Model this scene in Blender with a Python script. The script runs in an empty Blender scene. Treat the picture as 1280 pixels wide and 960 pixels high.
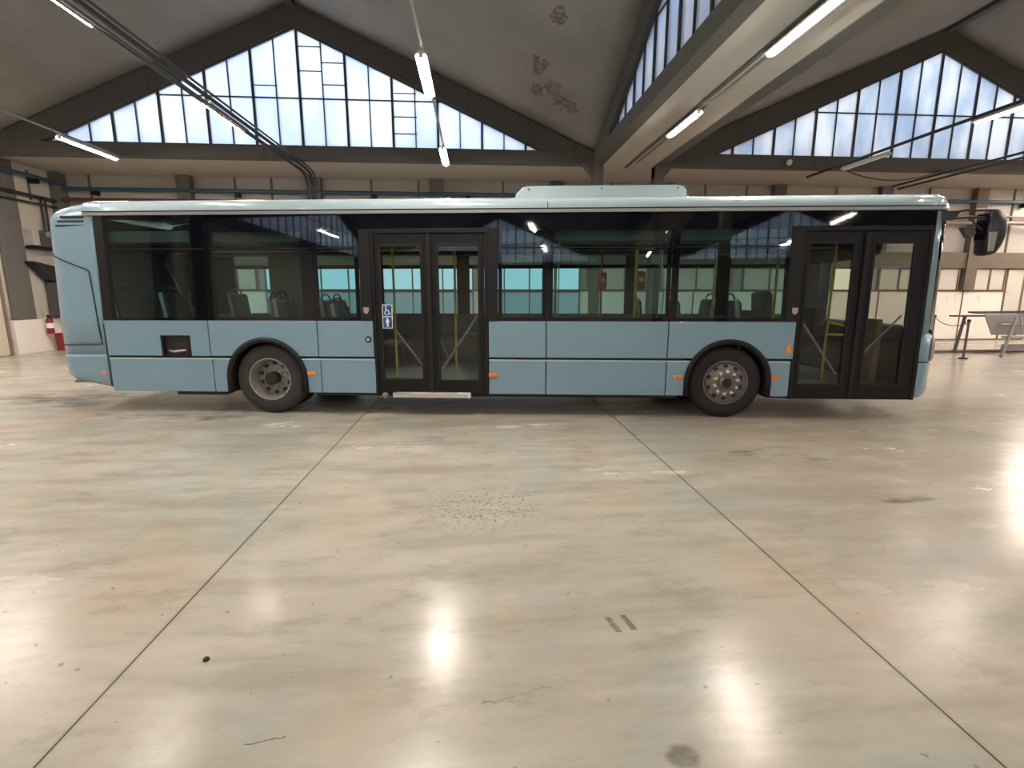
import bpy, bmesh, math, random
from mathutils import Vector, Matrix
random.seed(7)
C = bpy.context.scene.collection
PI = math.pi

# ------------------------------------------------------------------ materials
def mat(name, col=(.5,.5,.5), rough=.5, metal=0., spec=.5, noise=0., nscale=6., bump=0., coat=0.):
    m = bpy.data.materials.new(name); m.use_nodes = True
    nt = m.node_tree; b = nt.nodes['Principled BSDF']
    b.inputs['Base Color'].default_value = (*col, 1)
    b.inputs['Roughness'].default_value = rough
    b.inputs['Metallic'].default_value = metal
    b.inputs['Specular IOR Level'].default_value = spec
    b.inputs['Coat Weight'].default_value = coat
    b.inputs['Coat Roughness'].default_value = .08
    if noise or bump:
        tc = nt.nodes.new('ShaderNodeTexCoord')
        n = nt.nodes.new('ShaderNodeTexNoise'); n.inputs['Scale'].default_value = nscale
        n.inputs['Detail'].default_value = 6
        nt.links.new(tc.outputs['Object'], n.inputs['Vector'])
        if noise:
            r = nt.nodes.new('ShaderNodeMapRange')
            r.inputs['From Min'].default_value = .3; r.inputs['From Max'].default_value = .7
            r.inputs['To Min'].default_value = 1-noise; r.inputs['To Max'].default_value = 1+noise
            nt.links.new(n.outputs['Fac'], r.inputs['Value'])
            v = nt.nodes.new('ShaderNodeVectorMath'); v.operation = 'SCALE'
            v.inputs[0].default_value = col
            nt.links.new(r.outputs['Result'], v.inputs['Scale'])
            nt.links.new(v.outputs['Vector'], b.inputs['Base Color'])
        if bump:
            bp = nt.nodes.new('ShaderNodeBump'); bp.inputs['Strength'].default_value = bump
            bp.inputs['Distance'].default_value = .02
            nt.links.new(n.outputs['Fac'], bp.inputs['Height'])
            nt.links.new(bp.outputs['Normal'], b.inputs['Normal'])
    return m

def emis(name, col, s):
    m = bpy.data.materials.new(name); m.use_nodes = True
    nt = m.node_tree; nt.nodes.clear()
    e = nt.nodes.new('ShaderNodeEmission'); o = nt.nodes.new('ShaderNodeOutputMaterial')
    e.inputs['Color'].default_value = (*col, 1); e.inputs['Strength'].default_value = s
    nt.links.new(e.outputs[0], o.inputs[0]); return m

def glass(name, tint, ior=1.5, rough=0.0, dirt=0.):
    """thin pane: tinted see-through plus mirror reflection by angle"""
    m = bpy.data.materials.new(name); m.use_nodes = True
    nt = m.node_tree; nt.nodes.clear()
    o = nt.nodes.new('ShaderNodeOutputMaterial'); mx = nt.nodes.new('ShaderNodeMixShader')
    t = nt.nodes.new('ShaderNodeBsdfTransparent'); g = nt.nodes.new('ShaderNodeBsdfGlossy')
    fr = nt.nodes.new('ShaderNodeFresnel')
    ge = nt.nodes.new('ShaderNodeNewGeometry'); mr = nt.nodes.new('ShaderNodeMapRange')   # same reflectance from either face of the pane
    mr.inputs['To Min'].default_value = ior; mr.inputs['To Max'].default_value = 1/ior
    nt.links.new(ge.outputs['Backfacing'], mr.inputs['Value']); nt.links.new(mr.outputs['Result'], fr.inputs['IOR'])
    t.inputs['Color'].default_value = (*tint, 1); g.inputs['Roughness'].default_value = rough
    nt.links.new(fr.outputs[0], mx.inputs[0]); nt.links.new(t.outputs[0], mx.inputs[1]); nt.links.new(g.outputs[0], mx.inputs[2])
    if dirt:
        tc = nt.nodes.new('ShaderNodeTexCoord'); mp = nt.nodes.new('ShaderNodeMapping')
        mp.inputs['Scale'].default_value = (1.1, 1.1, .5)
        n = nt.nodes.new('ShaderNodeTexNoise'); n.inputs['Scale'].default_value = .9; n.inputs['Detail'].default_value = 4
        cr = nt.nodes.new('ShaderNodeValToRGB')
        a, b2 = tint, tuple(x*k for x, k in zip(tint, (1-dirt, 1-dirt*.85, 1-dirt*.55)))
        cr.color_ramp.elements[0].color = (*b2, 1); cr.color_ramp.elements[0].position = .38
        cr.color_ramp.elements[1].color = (*a, 1); cr.color_ramp.elements[1].position = .6
        nt.links.new(tc.outputs['Object'], mp.inputs[0]); nt.links.new(mp.outputs[0], n.inputs['Vector'])
        nt.links.new(n.outputs['Fac'], cr.inputs[0]); nt.links.new(cr.outputs[0], t.inputs['Color'])
    nt.links.new(mx.outputs[0], o.inputs[0]); return m

class N:
    """tiny helper to wire math nodes"""
    def __init__(s, nt): s.nt = nt
    def new(s, t, **k):
        n = s.nt.nodes.new('ShaderNode'+t)
        for a, v in k.items(): setattr(n, a, v)
        return n
    def set(s, sock, v):
        if isinstance(v, (int, float)): sock.default_value = v
        elif isinstance(v, tuple): sock.default_value = v
        else: s.nt.links.new(v, sock)
    def math(s, op, a, b=None, c=None):
        n = s.new('Math', operation=op)
        s.set(n.inputs[0], a)
        if b is not None: s.set(n.inputs[1], b)
        if c is not None: s.set(n.inputs[2], c)
        return n.outputs[0]
    def mix(s, f, a, b):
        n = s.new('Mix', data_type='RGBA')
        s.set(n.inputs['Factor'], f); s.set(n.inputs['A'], a); s.set(n.inputs['B'], b)
        return n.outputs['Result']
    def noise(s, vec, scale, detail=5, rough=.55, stretch=None):
        if stretch:
            mp = s.new('Mapping'); mp.inputs['Scale'].default_value = stretch
            s.nt.links.new(vec, mp.inputs[0]); vec = mp.outputs[0]
        n = s.new('TexNoise'); n.inputs['Scale'].default_value = scale
        n.inputs['Detail'].default_value = detail; n.inputs['Roughness'].default_value = rough
        s.nt.links.new(vec, n.inputs['Vector']); return n.outputs['Fac']
    def ramp(s, v, lo, hi, to0=0., to1=1.):
        n = s.new('MapRange', interpolation_type='SMOOTHSTEP')
        s.set(n.inputs[0], v); n.inputs[1].default_value = lo; n.inputs[2].default_value = hi
        n.inputs[3].default_value = to0; n.inputs[4].default_value = to1
        return n.outputs[0]
    def blob(s, vec, c, r):
        """1 inside an ellipsoid of radii r about c, falling to 0 at its rim"""
        a = s.new('VectorMath', operation='SUBTRACT'); s.nt.links.new(vec, a.inputs[0]); a.inputs[1].default_value = c
        d = s.new('VectorMath', operation='DIVIDE'); s.nt.links.new(a.outputs[0], d.inputs[0]); d.inputs[1].default_value = r
        l = s.new('VectorMath', operation='LENGTH'); s.nt.links.new(d.outputs[0], l.inputs[0])
        return s.ramp(l.outputs['Value'], .35, 1., 1., 0.)

def floor_material():
    m = bpy.data.materials.new('polished_concrete'); m.use_nodes = True
    nt = m.node_tree; b = nt.nodes['Principled BSDF']; n = N(nt)
    tc = n.new('TexCoord'); P = tc.outputs['Object']
    sep = n.new('SeparateXYZ'); nt.links.new(P, sep.inputs[0]); X, Y = sep.outputs[0], sep.outputs[1]
    big = n.noise(P, .35, 4, .6)
    med = n.noise(P, 1.1, 6, .6, (.55, 1.2, 1))
    streak = n.noise(P, 2.2, 6, .65, (.25, 1.6, 1))
    fine = n.noise(P, 14, 4, .7)
    col = n.mix(n.ramp(big, .35, .65), (.50,.455,.37,1), (.46,.445,.385,1))
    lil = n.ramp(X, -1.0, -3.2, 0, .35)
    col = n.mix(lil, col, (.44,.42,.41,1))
    tint = n.noise(P, .8, 4, .6, (.8, .8, 1))
    col = n.mix(n.ramp(tint, .42, .60, 0, .85), col, (.37,.40,.355,1))
    tint2 = n.noise(P, .9, 4, .6, (1.3, .7, 1))
    col = n.mix(n.ramp(tint2, .48, .66, 0, .6), col, (.50,.40,.27,1))
    col = n.mix(n.ramp(med, .38, .75, 0, .7), col, (.60,.56,.49,1))
    col = n.mix(n.ramp(streak, .42, .72, 0, .6), col, (.33,.29,.225,1))
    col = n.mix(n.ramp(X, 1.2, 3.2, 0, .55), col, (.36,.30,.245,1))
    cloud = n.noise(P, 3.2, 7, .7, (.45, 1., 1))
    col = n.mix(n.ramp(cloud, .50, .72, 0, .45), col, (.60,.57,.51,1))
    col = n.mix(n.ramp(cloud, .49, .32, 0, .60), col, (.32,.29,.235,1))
    scuff = n.noise(P, 7, 6, .75, (.35, 1.3, 1))
    col = n.mix(n.ramp(scuff, .60, .74, 0, .4), col, (.30,.26,.20,1))
    col = n.mix(n.ramp(fine, .58, .8, 0, .35), col, (.27,.24,.2,1))
    spot = n.noise(P, 22, 2, .4)
    col = n.mix(n.ramp(spot, .73, .76, 0, .6), col, (.2,.17,.13,1))
    # dried puddles and oil by the bus tail and ahead of its nose
    rag = n.noise(P, 2.6, 6, .7, (.5, 1.4, 1))
    st = None
    for c, r, k in (((-6.3,8.1,0),(2.4,1.0,1),.9), ((-3.4,6.9,0),(2.6,.7,1),.8), ((5.1,6.2,0),(1.6,.5,1),.6),
                    ((3.35,3.5,0),(.45,.14,1),1.), ((.1,3.6,0),(.5,.45,1),.35), ((.71,1.44,0),(.10,.08,1),1.1),
                    ((3.0,4.6,0),(.9,.5,1),.6), ((-.15,2.2,0),(.3,.12,1),.4)):
        bl = n.math('MULTIPLY', n.blob(P, c, r), k)
        st = bl if st is None else n.math('MAXIMUM', st, bl)
    ragged = n.ramp(n.math('ADD', n.math('MULTIPLY', st, .24), rag), .62, .85)
    col = n.mix(n.math('MULTIPLY', ragged, .72), col, (.12,.10,.075,1))
    # speckled wear
    sp = n.noise(P, 38, 2, .5)
    spk = n.math('MULTIPLY', n.ramp(sp, .58, .62), n.blob(P, (.05,3.6,0), (.7,.55,1)))
    col = n.mix(n.math('MULTIPLY', spk, .7), col, (.16,.13,.1,1))
    # two little rectangular anchor scars
    for cx, cy in ((.655,2.16), (.735,2.17)):
        ax = n.math('ABSOLUTE', n.math('SUBTRACT', n.math('ADD', X, n.math('MULTIPLY', n.math('SUBTRACT', Y, cy), .25)), cx))
        ay = n.math('ABSOLUTE', n.math('SUBTRACT', Y, cy))
        k = n.math('MULTIPLY', n.math('LESS_THAN', ax, .016), n.math('LESS_THAN', ay, .058))
        k = n.math('MULTIPLY', k, n.ramp(fine, .35, .6, .5, 1.))
        col = n.mix(n.math('MULTIPLY', k, .75), col, (.13,.11,.07,1))
    # thin crack lines
    wv = n.noise(P, 3.5, 5, .6)
    def crack(x0, x1, y, slope, amp, w):
        yy = n.math('ADD', n.math('ADD', n.math('MULTIPLY', X, slope), y), n.math('MULTIPLY', n.math('SUBTRACT', wv, .5), amp))
        d = n.math('ABSOLUTE', n.math('SUBTRACT', Y, yy))
        k = n.math('LESS_THAN', d, w)
        k = n.math('MULTIPLY', k, n.math('MULTIPLY', n.math('GREATER_THAN', X, x0), n.math('LESS_THAN', X, x1)))
        return k
    col = n.mix(n.math('MULTIPLY', crack(-.86, -.72, 1.66, .06, .12, .003), .8), col, (.1,.08,.06,1))
    col = n.mix(n.math('MULTIPLY', crack(0.0, .3, 1.72, .25, .2, .002), .6), col, (.15,.13,.1,1))
    col = n.mix(n.math('MULTIPLY', crack(-1.5, 1.8, 5.25, .0, .03, .008), .35), col, (.2,.17,.14,1))
    # sawn joints
    j = n.math('MINIMUM', n.math('ABSOLUTE', n.math('ADD', X, 1.54)), n.math('ABSOLUTE', n.math('SUBTRACT', X, 1.8)))
    jk = n.math('LESS_THAN', j, .0045)
    edge = n.ramp(j, .0045, .03, .25, 0.)
    col = n.mix(edge, col, (.3,.26,.2,1))
    col = n.mix(n.math('MULTIPLY', jk, .88), col, (.05,.042,.035,1))
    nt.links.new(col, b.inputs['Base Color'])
    rg = n.ramp(med, .3, .7, .17, .28)
    rg = n.math('ADD', rg, n.math('MULTIPLY', ragged, -.06))
    nt.links.new(rg, b.inputs['Roughness'])
    b.inputs['Specular IOR Level'].default_value = .32
    bp = n.new('Bump'); bp.inputs['Strength'].default_value = .12; bp.inputs['Distance'].default_value = .012
    h = n.math('ADD', n.noise(P, 5, 5, .6), n.math('MULTIPLY', n.noise(P, 40, 3, .5), .2))
    nt.links.new(h, bp.inputs['Height']); nt.links.new(bp.outputs[0], b.inputs['Normal'])
    return m

def vault_material():
    m = bpy.data.materials.new('vault_plaster'); m.use_nodes = True
    nt = m.node_tree; b = nt.nodes['Principled BSDF']; n = N(nt)
    tc = n.new('TexCoord'); P = tc.outputs['Object']
    big = n.noise(P, .5, 5, .6); fine = n.noise(P, 5, 6, .65)
    col = n.mix(n.ramp(big, .35, .68), (.235,.22,.20,1), (.29,.27,.25,1))
    col = n.mix(n.ramp(fine, .55, .75, 0, .25), col, (.24,.21,.185,1))
    # flaking paint
    sp = n.noise(P, 6.5, 5, .55)
    msk = None
    for c, r in PEEL:
        k = n.blob(P, c, r); msk = k if msk is None else n.math('MAXIMUM', msk, k)
    v = n.math('ADD', n.math('MULTIPLY', msk, .30), sp)
    ring = n.math('MULTIPLY', n.ramp(v, .70, .72), n.ramp(v, .80, .83, 1., .35))
    col = n.mix(n.math('MULTIPLY', ring, .8), col, (.11,.093,.075,1))
    nt.links.new(col, b.inputs['Base Color']); b.inputs['Roughness'].default_value = .9
    b.inputs['Specular IOR Level'].default_value = .15
    return m

def wall_material(name, col, dirt=(.25,.2,.16), amt=.5):
    m = bpy.data.materials.new(name); m.use_nodes = True
    nt = m.node_tree; b = nt.nodes['Principled BSDF']; n = N(nt)
    tc = n.new('TexCoord'); P = tc.outputs['Object']
    a = n.noise(P, .9, 6, .65); d = n.noise(P, 2.5, 6, .7, (1.5, 1.5, .35))
    c = n.mix(n.ramp(a, .5, .75, 0, amt*.5), (*col,1), (*[x*.75 for x in col],1))
    c = n.mix(n.ramp(d, .58, .72, 0, amt), c, (*dirt,1))
    nt.links.new(c, b.inputs['Base Color']); b.inputs['Roughness'].default_value = .75
    b.inputs['Specular IOR Level'].default_value = .3
    bp = n.new('Bump'); bp.inputs['Strength'].default_value = .15; bp.inputs['Distance'].default_value = .02
    nt.links.new(a, bp.inputs['Height']); nt.links.new(bp.outputs[0], b.inputs['Normal'])
    return m

def wedge_z(u, v, z0=5.2, z1=8.55): return z1-(z1-z0)*(1-u)*(1-v)
PEEL = [((1.5,12.0,6.6),(.28,.4,.4)), ((1.5,12.7,6.38),(.25,.3,.35)), ((1.85,12.5,6.33),(.28,.35,.35)), ((2.06,12.75,6.16),(.3,.35,.35)), ((2.3,12.8,6.05),(.3,.3,.3)),
        ((1.71,10.74,6.99),(.25,.35,.4)), ((7.21,12.5,6.64),(.5,.4,.4)), ((7.7,12.3,6.86),(.5,.5,.4)), ((8.,12.0,7.03),(.5,.5,.4)), ((8.1,11.5,7.2),(.4,.5,.4)), ((8.3,11.,7.4),(.4,.5,.4)), ((5.3,11.6,6.3),(.3,.5,.3))]

def frosted(name, col, dirt, clear=.25):
    m = bpy.data.materials.new(name); m.use_nodes = True
    nt = m.node_tree; nt.nodes.clear(); n = N(nt)
    o = n.new('OutputMaterial'); mx = n.new('MixShader'); a = n.new('BsdfTranslucent'); t = n.new('BsdfTransparent')
    tc = n.new('TexCoord'); P = tc.outputs['Object']
    f = n.ramp(n.noise(P, .8, 5, .6, (1., 1., .45)), .36, .64)
    c = n.mix(f, (*dirt, 1), (*col, 1))
    nt.links.new(c, a.inputs['Color']); nt.links.new(c, t.inputs['Color']); mx.inputs[0].default_value = clear
    nt.links.new(a.outputs[0], mx.inputs[1]); nt.links.new(t.outputs[0], mx.inputs[2]); nt.links.new(mx.outputs[0], o.inputs[0])
    return m

M = {}
M['floor'] = floor_material()
M['vault'] = vault_material()
M['soffit'] = wall_material('soffit_plaster', (.42,.375,.33), (.28,.24,.2), .4)
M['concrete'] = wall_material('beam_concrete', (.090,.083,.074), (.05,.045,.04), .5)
M['cream'] = wall_material('cream_panel', (.40,.375,.345), (.42,.34,.28), .35)
M['white_wall'] = wall_material('white_wall_paint', (.82,.77,.70), (.45,.38,.31), .45)
M['dirty_wall'] = wall_material('soiled_wall_paint', (.50,.46,.41), (.20,.15,.12), .75)
M['grey_wall'] = wall_material('grey_wall_paint', (.13,.125,.115), (.2,.16,.12), .7)
M['brown_beam'] = wall_material('brown_wall_beam', (.155,.125,.095), (.10,.08,.06), .4)
M['wall_pane'] = mat('white_wall_pane', (.60,.56,.50), .12, spec=.6)
M['lit_cool'] = emis('daylit_frosted_pane', (.66,.90,1.), .62)
M['lit_dim'] = emis('daylit_lower_pane', (.66,.80,.85), .26)
M['lit_warm'] = emis('lamp_lit_pane', (1.,.92,.66), .50)
M['steel_dark'] = mat('dark_window_steel', (.05,.046,.045), .55)
M['sky_pane'] = frosted('skylight_glass', (.90,.93,.97), (.74,.80,.92))
M['sky_pane_dull'] = frosted('weathered_skylight_glass', (.80,.80,.79), (.54,.59,.66), .1)
M['tube'] = emis('fluorescent_tube', (1.,.88,.77), 135.)
M['tube_off'] = mat('unlit_tube', (.7,.68,.66), .3)
M['housing'] = mat('white_light_housing', (.6,.57,.53), .4)
M['cable'] = mat('black_cable', (.025,.023,.024), .5)
M['conduit'] = mat('grey_conduit', (.30,.27,.25), .45, metal=.5)
M['blue'] = mat('blue_pipe_paint', (.025,.07,.13), .4)
M['red_dk'] = mat('dull_red_pipe', (.10,.04,.038), .5)
M['brown'] = mat('brown_pipe', (.20,.15,.12), .5)
M['teal'] = mat('bus_teal_paint', (.19,.32,.41), .34, spec=.5, coat=.6)
M['teal_light'] = mat('bus_paint_lit', (.40,.52,.57), .25, spec=.5, coat=.7)  # same bus paint, lightened to paint in the light the roof edge reflects
M['char'] = mat('charcoal_plastic', (.011,.0105,.012), .5, spec=.25)
M['char2'] = mat('charcoal_door_frame', (.007,.0068,.008), .5, spec=.25)
M['blackgl'] = mat('black_gloss_glass', (.003,.004,.007), .03, spec=.5)
M['rubber'] = mat('black_rubber', (.014,.014,.015), .7, spec=.3)
M['tyre'] = mat('tyre_rubber', (.038,.037,.036), .72, spec=.3, noise=.15, nscale=12)
M['tyre_dk'] = mat('front_tyre_rubber', (.020,.018,.018), .7, spec=.3, noise=.15, nscale=12)
M['tint'] = glass('bus_window_glass', (.66,.77,.76), 1.55)
M['tint_far'] = glass('bus_far_window_glass', (.80,.93,.93), 1.45)
M['door_glass'] = glass('bus_door_glass', (.80,.82,.80), 1.5)
M['wind'] = glass('windscreen_glass', (.96,.97,.94), 1.45)
M['rim'] = mat('steel_rim_silver', (.50,.48,.45), .35, metal=.75, noise=.15, nscale=15)
M['rim_in'] = mat('steel_rim_dusty', (.27,.26,.24), .55, metal=.4, noise=.2, nscale=18)
M['rim_fr'] = mat('front_rim_grey', (.20,.18,.18), .5, metal=.4, noise=.2, nscale=18)
M['black'] = mat('matt_black', (.012,.012,.013), .6)
M['orange'] = mat('orange_lens', (.75,.20,.035), .3)
M['amber'] = mat('amber_lens', (.80,.30,.04), .3)
M['yellow'] = mat('yellow_pole_paint', (.62,.52,.07), .35)
M['chrome'] = mat('chrome', (.75,.75,.74), .12, metal=1.)
M['alu'] = mat('aluminium', (.62,.60,.53), .32, metal=.6)
M['edge'] = mat('roof_edge_aluminium', (.30,.31,.31), .35, metal=.3)
M['beige'] = mat('beige_badge', (.40,.36,.28), .5)
M['white'] = mat('white_vinyl', (.78,.80,.82), .4)
M['signblue'] = mat('sign_blue', (.012,.07,.24), .4)
M['valid'] = mat('validator_orange', (.72,.13,.045), .4)
M['int_dark'] = mat('bus_interior_dark', (.055,.056,.06), .6)
M['int_grey'] = mat('bus_interior_grey', (.22,.22,.21), .6)
M['int_ceil'] = mat('bus_ceiling_panel', (.12,.125,.12), .6)
M['int_beige'] = mat('bus_interior_panel', (.33,.32,.28), .5)
M['int_floor'] = mat('bus_floor_vinyl', (.17,.17,.16), .5, noise=.2, nscale=30)
M['seat'] = mat('seat_blue_fabric', (.05,.075,.095), .8, noise=.2, nscale=40)
M['seat_green'] = mat('seat_green_fabric', (.035,.10,.06), .8)
M['seat_frame'] = mat('seat_shell_grey', (.42,.43,.40), .4)
M['steel'] = mat('brushed_steel', (.50,.49,.47), .3, metal=.8)
M['extred'] = mat('extinguisher_red', (.20,.012,.012), .3)
M['darkbox'] = mat('dark_cabinet', (.07,.065,.07), .6)
M['lime'] = mat('lime_plastic', (.60,.80,.05), .4)
M['nutw'] = mat('pale_wheel_nut_indicator', (.72,.70,.52), .5)
M['table'] = mat('grey_table_metal', (.25,.235,.245), .35, metal=.4)
M['mir'] = mat('mirror_housing_plastic', (.018,.015,.022), .4)
M['door_w'] = wall_material('door_paint', (.60,.55,.45), (.35,.3,.24), .4)

# ------------------------------------------------------------------ mesh helper
class MB:
    def __init__(s): s.v = []; s.f = []
    def add(s, vs, fs):
        o = len(s.v); s.v += [tuple(p) for p in vs]; s.f += [tuple(i+o for i in f) for f in fs]; return s
    def box(s, x0, x1, y0, y1, z0, z1):
        vs = [(x, y, z) for x in (x0, x1) for y in (y0, y1) for z in (z0, z1)]
        return s.add(vs, [(0,1,3,2),(4,6,7,5),(0,4,5,1),(2,3,7,6),(0,2,6,4),(1,5,7,3)])
    def prism(s, pts, off):
        """polygon (3D points) swept by off"""
        n = len(pts); off = Vector(off); a = [Vector(p) for p in pts]; b = [p+off for p in a]
        return s.add(a+b, [tuple(range(n)), tuple(range(2*n-1, n-1, -1))]+[(i, i+n, (i+1) % n+n, (i+1) % n) for i in range(n)])
    def grid(s, rows, thick=None, closed=False):
        """rows of equal length; optional thickness given by a function of the point"""
        R, K = len(rows), len(rows[0]); vs = [p for r in rows for p in r]
        fs = []
        for i in range(R-1):
            for j in range(K-1 if not closed else K):
                k = (j+1) % K
                fs.append((i*K+j, i*K+k, (i+1)*K+k, (i+1)*K+j))
        return s.add(vs, fs)
    def tube(s, pts, r, seg=8, closed=False):
        pts = [Vector(p) for p in pts]; n = len(pts); rings = []
        up = Vector((0,0,1))
        for i, p in enumerate(pts):
            if closed: t = pts[(i+1) % n]-pts[i-1]
            else: t = pts[min(i+1, n-1)]-pts[max(i-1, 0)]
            t.normalize()
            a = t.cross(up)
            if a.length < .05: a = t.cross(Vector((1,0,0)))
            a.normalize(); b = t.cross(a)
            rings.append([p+(a*math.cos(q)+b*math.sin(q))*r for q in [2*PI*k/seg for k in range(seg)]])
        o = len(s.v); s.v += [tuple(q) for g in rings for q in g]
        for i in range(n-1 if not closed else n):
            i2 = (i+1) % n
            for k in range(seg):
                k2 = (k+1) % seg
                s.f.append((o+i*seg+k, o+i*seg+k2, o+i2*seg+k2, o+i2*seg+k))
        if not closed:
            s.f.append(tuple(o+k for k in range(seg))[::-1]); s.f.append(tuple(o+(n-1)*seg+k for k in range(seg)))
        return s
    def lathe(s, prof, c, ax='y', seg=40, cap0=False, cap1=False):
        """prof: (radius, along) pairs turned about axis through c"""
        c = Vector(c); rows = []
        for r, t in prof:
            g = []
            for k in range(seg):
                q = 2*PI*k/seg; u, w = r*math.cos(q), r*math.sin(q)
                g.append(c+{'y': Vector((u, t, w)), 'z': Vector((u, w, t)), 'x': Vector((t, u, w))}[ax])
            rows.append(g)
        o = len(s.v); s.v += [tuple(p) for g in rows for p in g]
        for i in range(len(rows)-1):
            for k in range(seg):
                k2 = (k+1) % seg
                s.f.append((o+i*seg+k, o+(i+1)*seg+k, o+(i+1)*seg+k2, o+i*seg+k2))
        if cap0: s.f.append(tuple(o+k for k in range(seg)))
        if cap1: s.f.append(tuple(o+(len(rows)-1)*seg+k for k in range(seg))[::-1])
        return s
    def build(s, name, m, parent=None, smooth=False, bevel=0, solid=0, label=None):
        me = bpy.data.meshes.new(name); me.from_pydata(s.v, [], s.f); me.update()
        bm = bmesh.new(); bm.from_mesh(me)
        bmesh.ops.recalc_face_normals(bm, faces=bm.faces)
        bm.to_mesh(me); bm.free()
        ob = bpy.data.objects.new(name, me); C.objects.link(ob)
        if isinstance(m, str): m = M[m]
        me.materials.append(m)
        if smooth:
            for p in me.polygons: p.use_smooth = True
        if solid:
            md = ob.modifiers.new('s', 'SOLIDIFY'); md.thickness = solid; md.offset = -1
        if bevel:
            md = ob.modifiers.new('b', 'BEVEL'); md.width = bevel; md.segments = 3; md.limit_method = 'ANGLE'
            md.angle_limit = math.radians(40)
        if smooth:
            me.set_sharp_from_angle(angle=math.radians(38))
        if parent: ob.parent = parent
        if label: ob['label'] = label
        return ob

def tag(o, label=None, cat=None, group=None, kind=None):
    if label: o['label'] = label
    if cat: o['category'] = cat
    if group: o['group'] = group
    if kind: o['kind'] = kind
    return o
def empty(name, loc=(0,0,0), rz=0):
    o = bpy.data.objects.new(name, None); C.objects.link(o); o.location = loc; o.rotation_euler = (0,0,rz)
    o.empty_display_size = .2; return o
def struct(mb, name, m, **k): return tag(mb.build(name, m, **k), kind='structure')
_tn = [0]
def trim(mb, m, **k):
    _tn[0] += 1; return struct(mb, 'trim_%d' % _tn[0], m, **k)

# ------------------------------------------------------------------ camera
CAMH = 1.605; F = 620.; PITCH = math.atan(112/F); YAW = math.atan(45/math.hypot(F, 112))
cam = bpy.data.cameras.new('camera'); co = bpy.data.objects.new('camera', cam); C.objects.link(co)
fw = Vector((math.sin(YAW)*math.cos(PITCH), math.cos(YAW)*math.cos(PITCH), -math.sin(PITCH)))
rt = Vector((math.cos(YAW), -math.sin(YAW), 0)); up = rt.cross(fw)
co.matrix_world = Matrix(((rt.x, up.x, -fw.x, 0), (rt.y, up.y, -fw.y, 0), (rt.z, up.z, -fw.z, CAMH), (0,0,0,1)))
cam.sensor_width = 36; cam.lens = F/1280*36; cam.clip_start = .05; cam.clip_end = 300
bpy.context.scene.camera = co

# ------------------------------------------------------------------ hall shell
XL, XR, YB, YF = -12.4, 22.0, 16.5, -20.0
BAYS = [(-4.35, 6.2), (12.54, 6.2), (-4.35, -10.7), (12.54, -10.7)]
H = 7.5; ZS = 5.12; ZBB = 4.97; ZG = 5.28; SL = .443
struct(MB().box(XL-.3, XR+.3, YF-.3, YB+.3, -.2, 0), 'floor', 'floor')

# vaults: four hyperbolic quarters per bay, low at the corner column and high along the ridges
for cx, cy in BAYS:
    mb = MB(); n = 14
    for sx in (-1, 1):
        for sy in (-1, 1):
            rows = []
            for i in range(n+1):
                row = []
                for j in range(n+1):
                    u, v = i/n, j/n
                    row.append((cx+sx*(H+.15)*(1-u), cy+sy*(H+.15)*(1-v), wedge_z(u, v)))
                rows.append(row)
            mb.grid(rows)
    o = mb.build('ceiling', 'vault', smooth=True); tag(o, kind='structure')
    md = o.modifiers.new('s', 'SOLIDIFY'); md.thickness = .12; md.offset = 1
    # ridge ribs
    r = MB()
    r.box(cx-.09, cx+.09, cy-H, cy+H, 8.42, 8.56); r.box(cx-H, cx+H, cy-.09, cy+.09, 8.42, 8.56)
    trim(r, 'concrete')

# strips of flat soffit between and round the bays
def soffit(x0, x1, y0, y1, z=ZS):
    struct(MB().box(x0, x1, y0, y1, z, z+.16), 'ceiling', 'soffit')
soffit(XL-.3, XR+.3, 13.95, YB+.3); soffit(XL-.3, XR+.3, -2.95, -1.55); soffit(XL-.3, XR+.3, YF-.3, -18.45)
for y0, y1 in ((-1.55, 13.95), (-18.45, -2.95)):
    soffit(XL-.3, -12.1, y0, y1); soffit(3.4, 4.79, y0, y1, 4.985); soffit(20.29, XR+.3, y0, y1)
# dark joint with a conduit down the middle of the strip between the two bays
trim(MB().box(4.03, 4.10, -1.3, 13.9, 4.955, 4.99), 'concrete')

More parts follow.
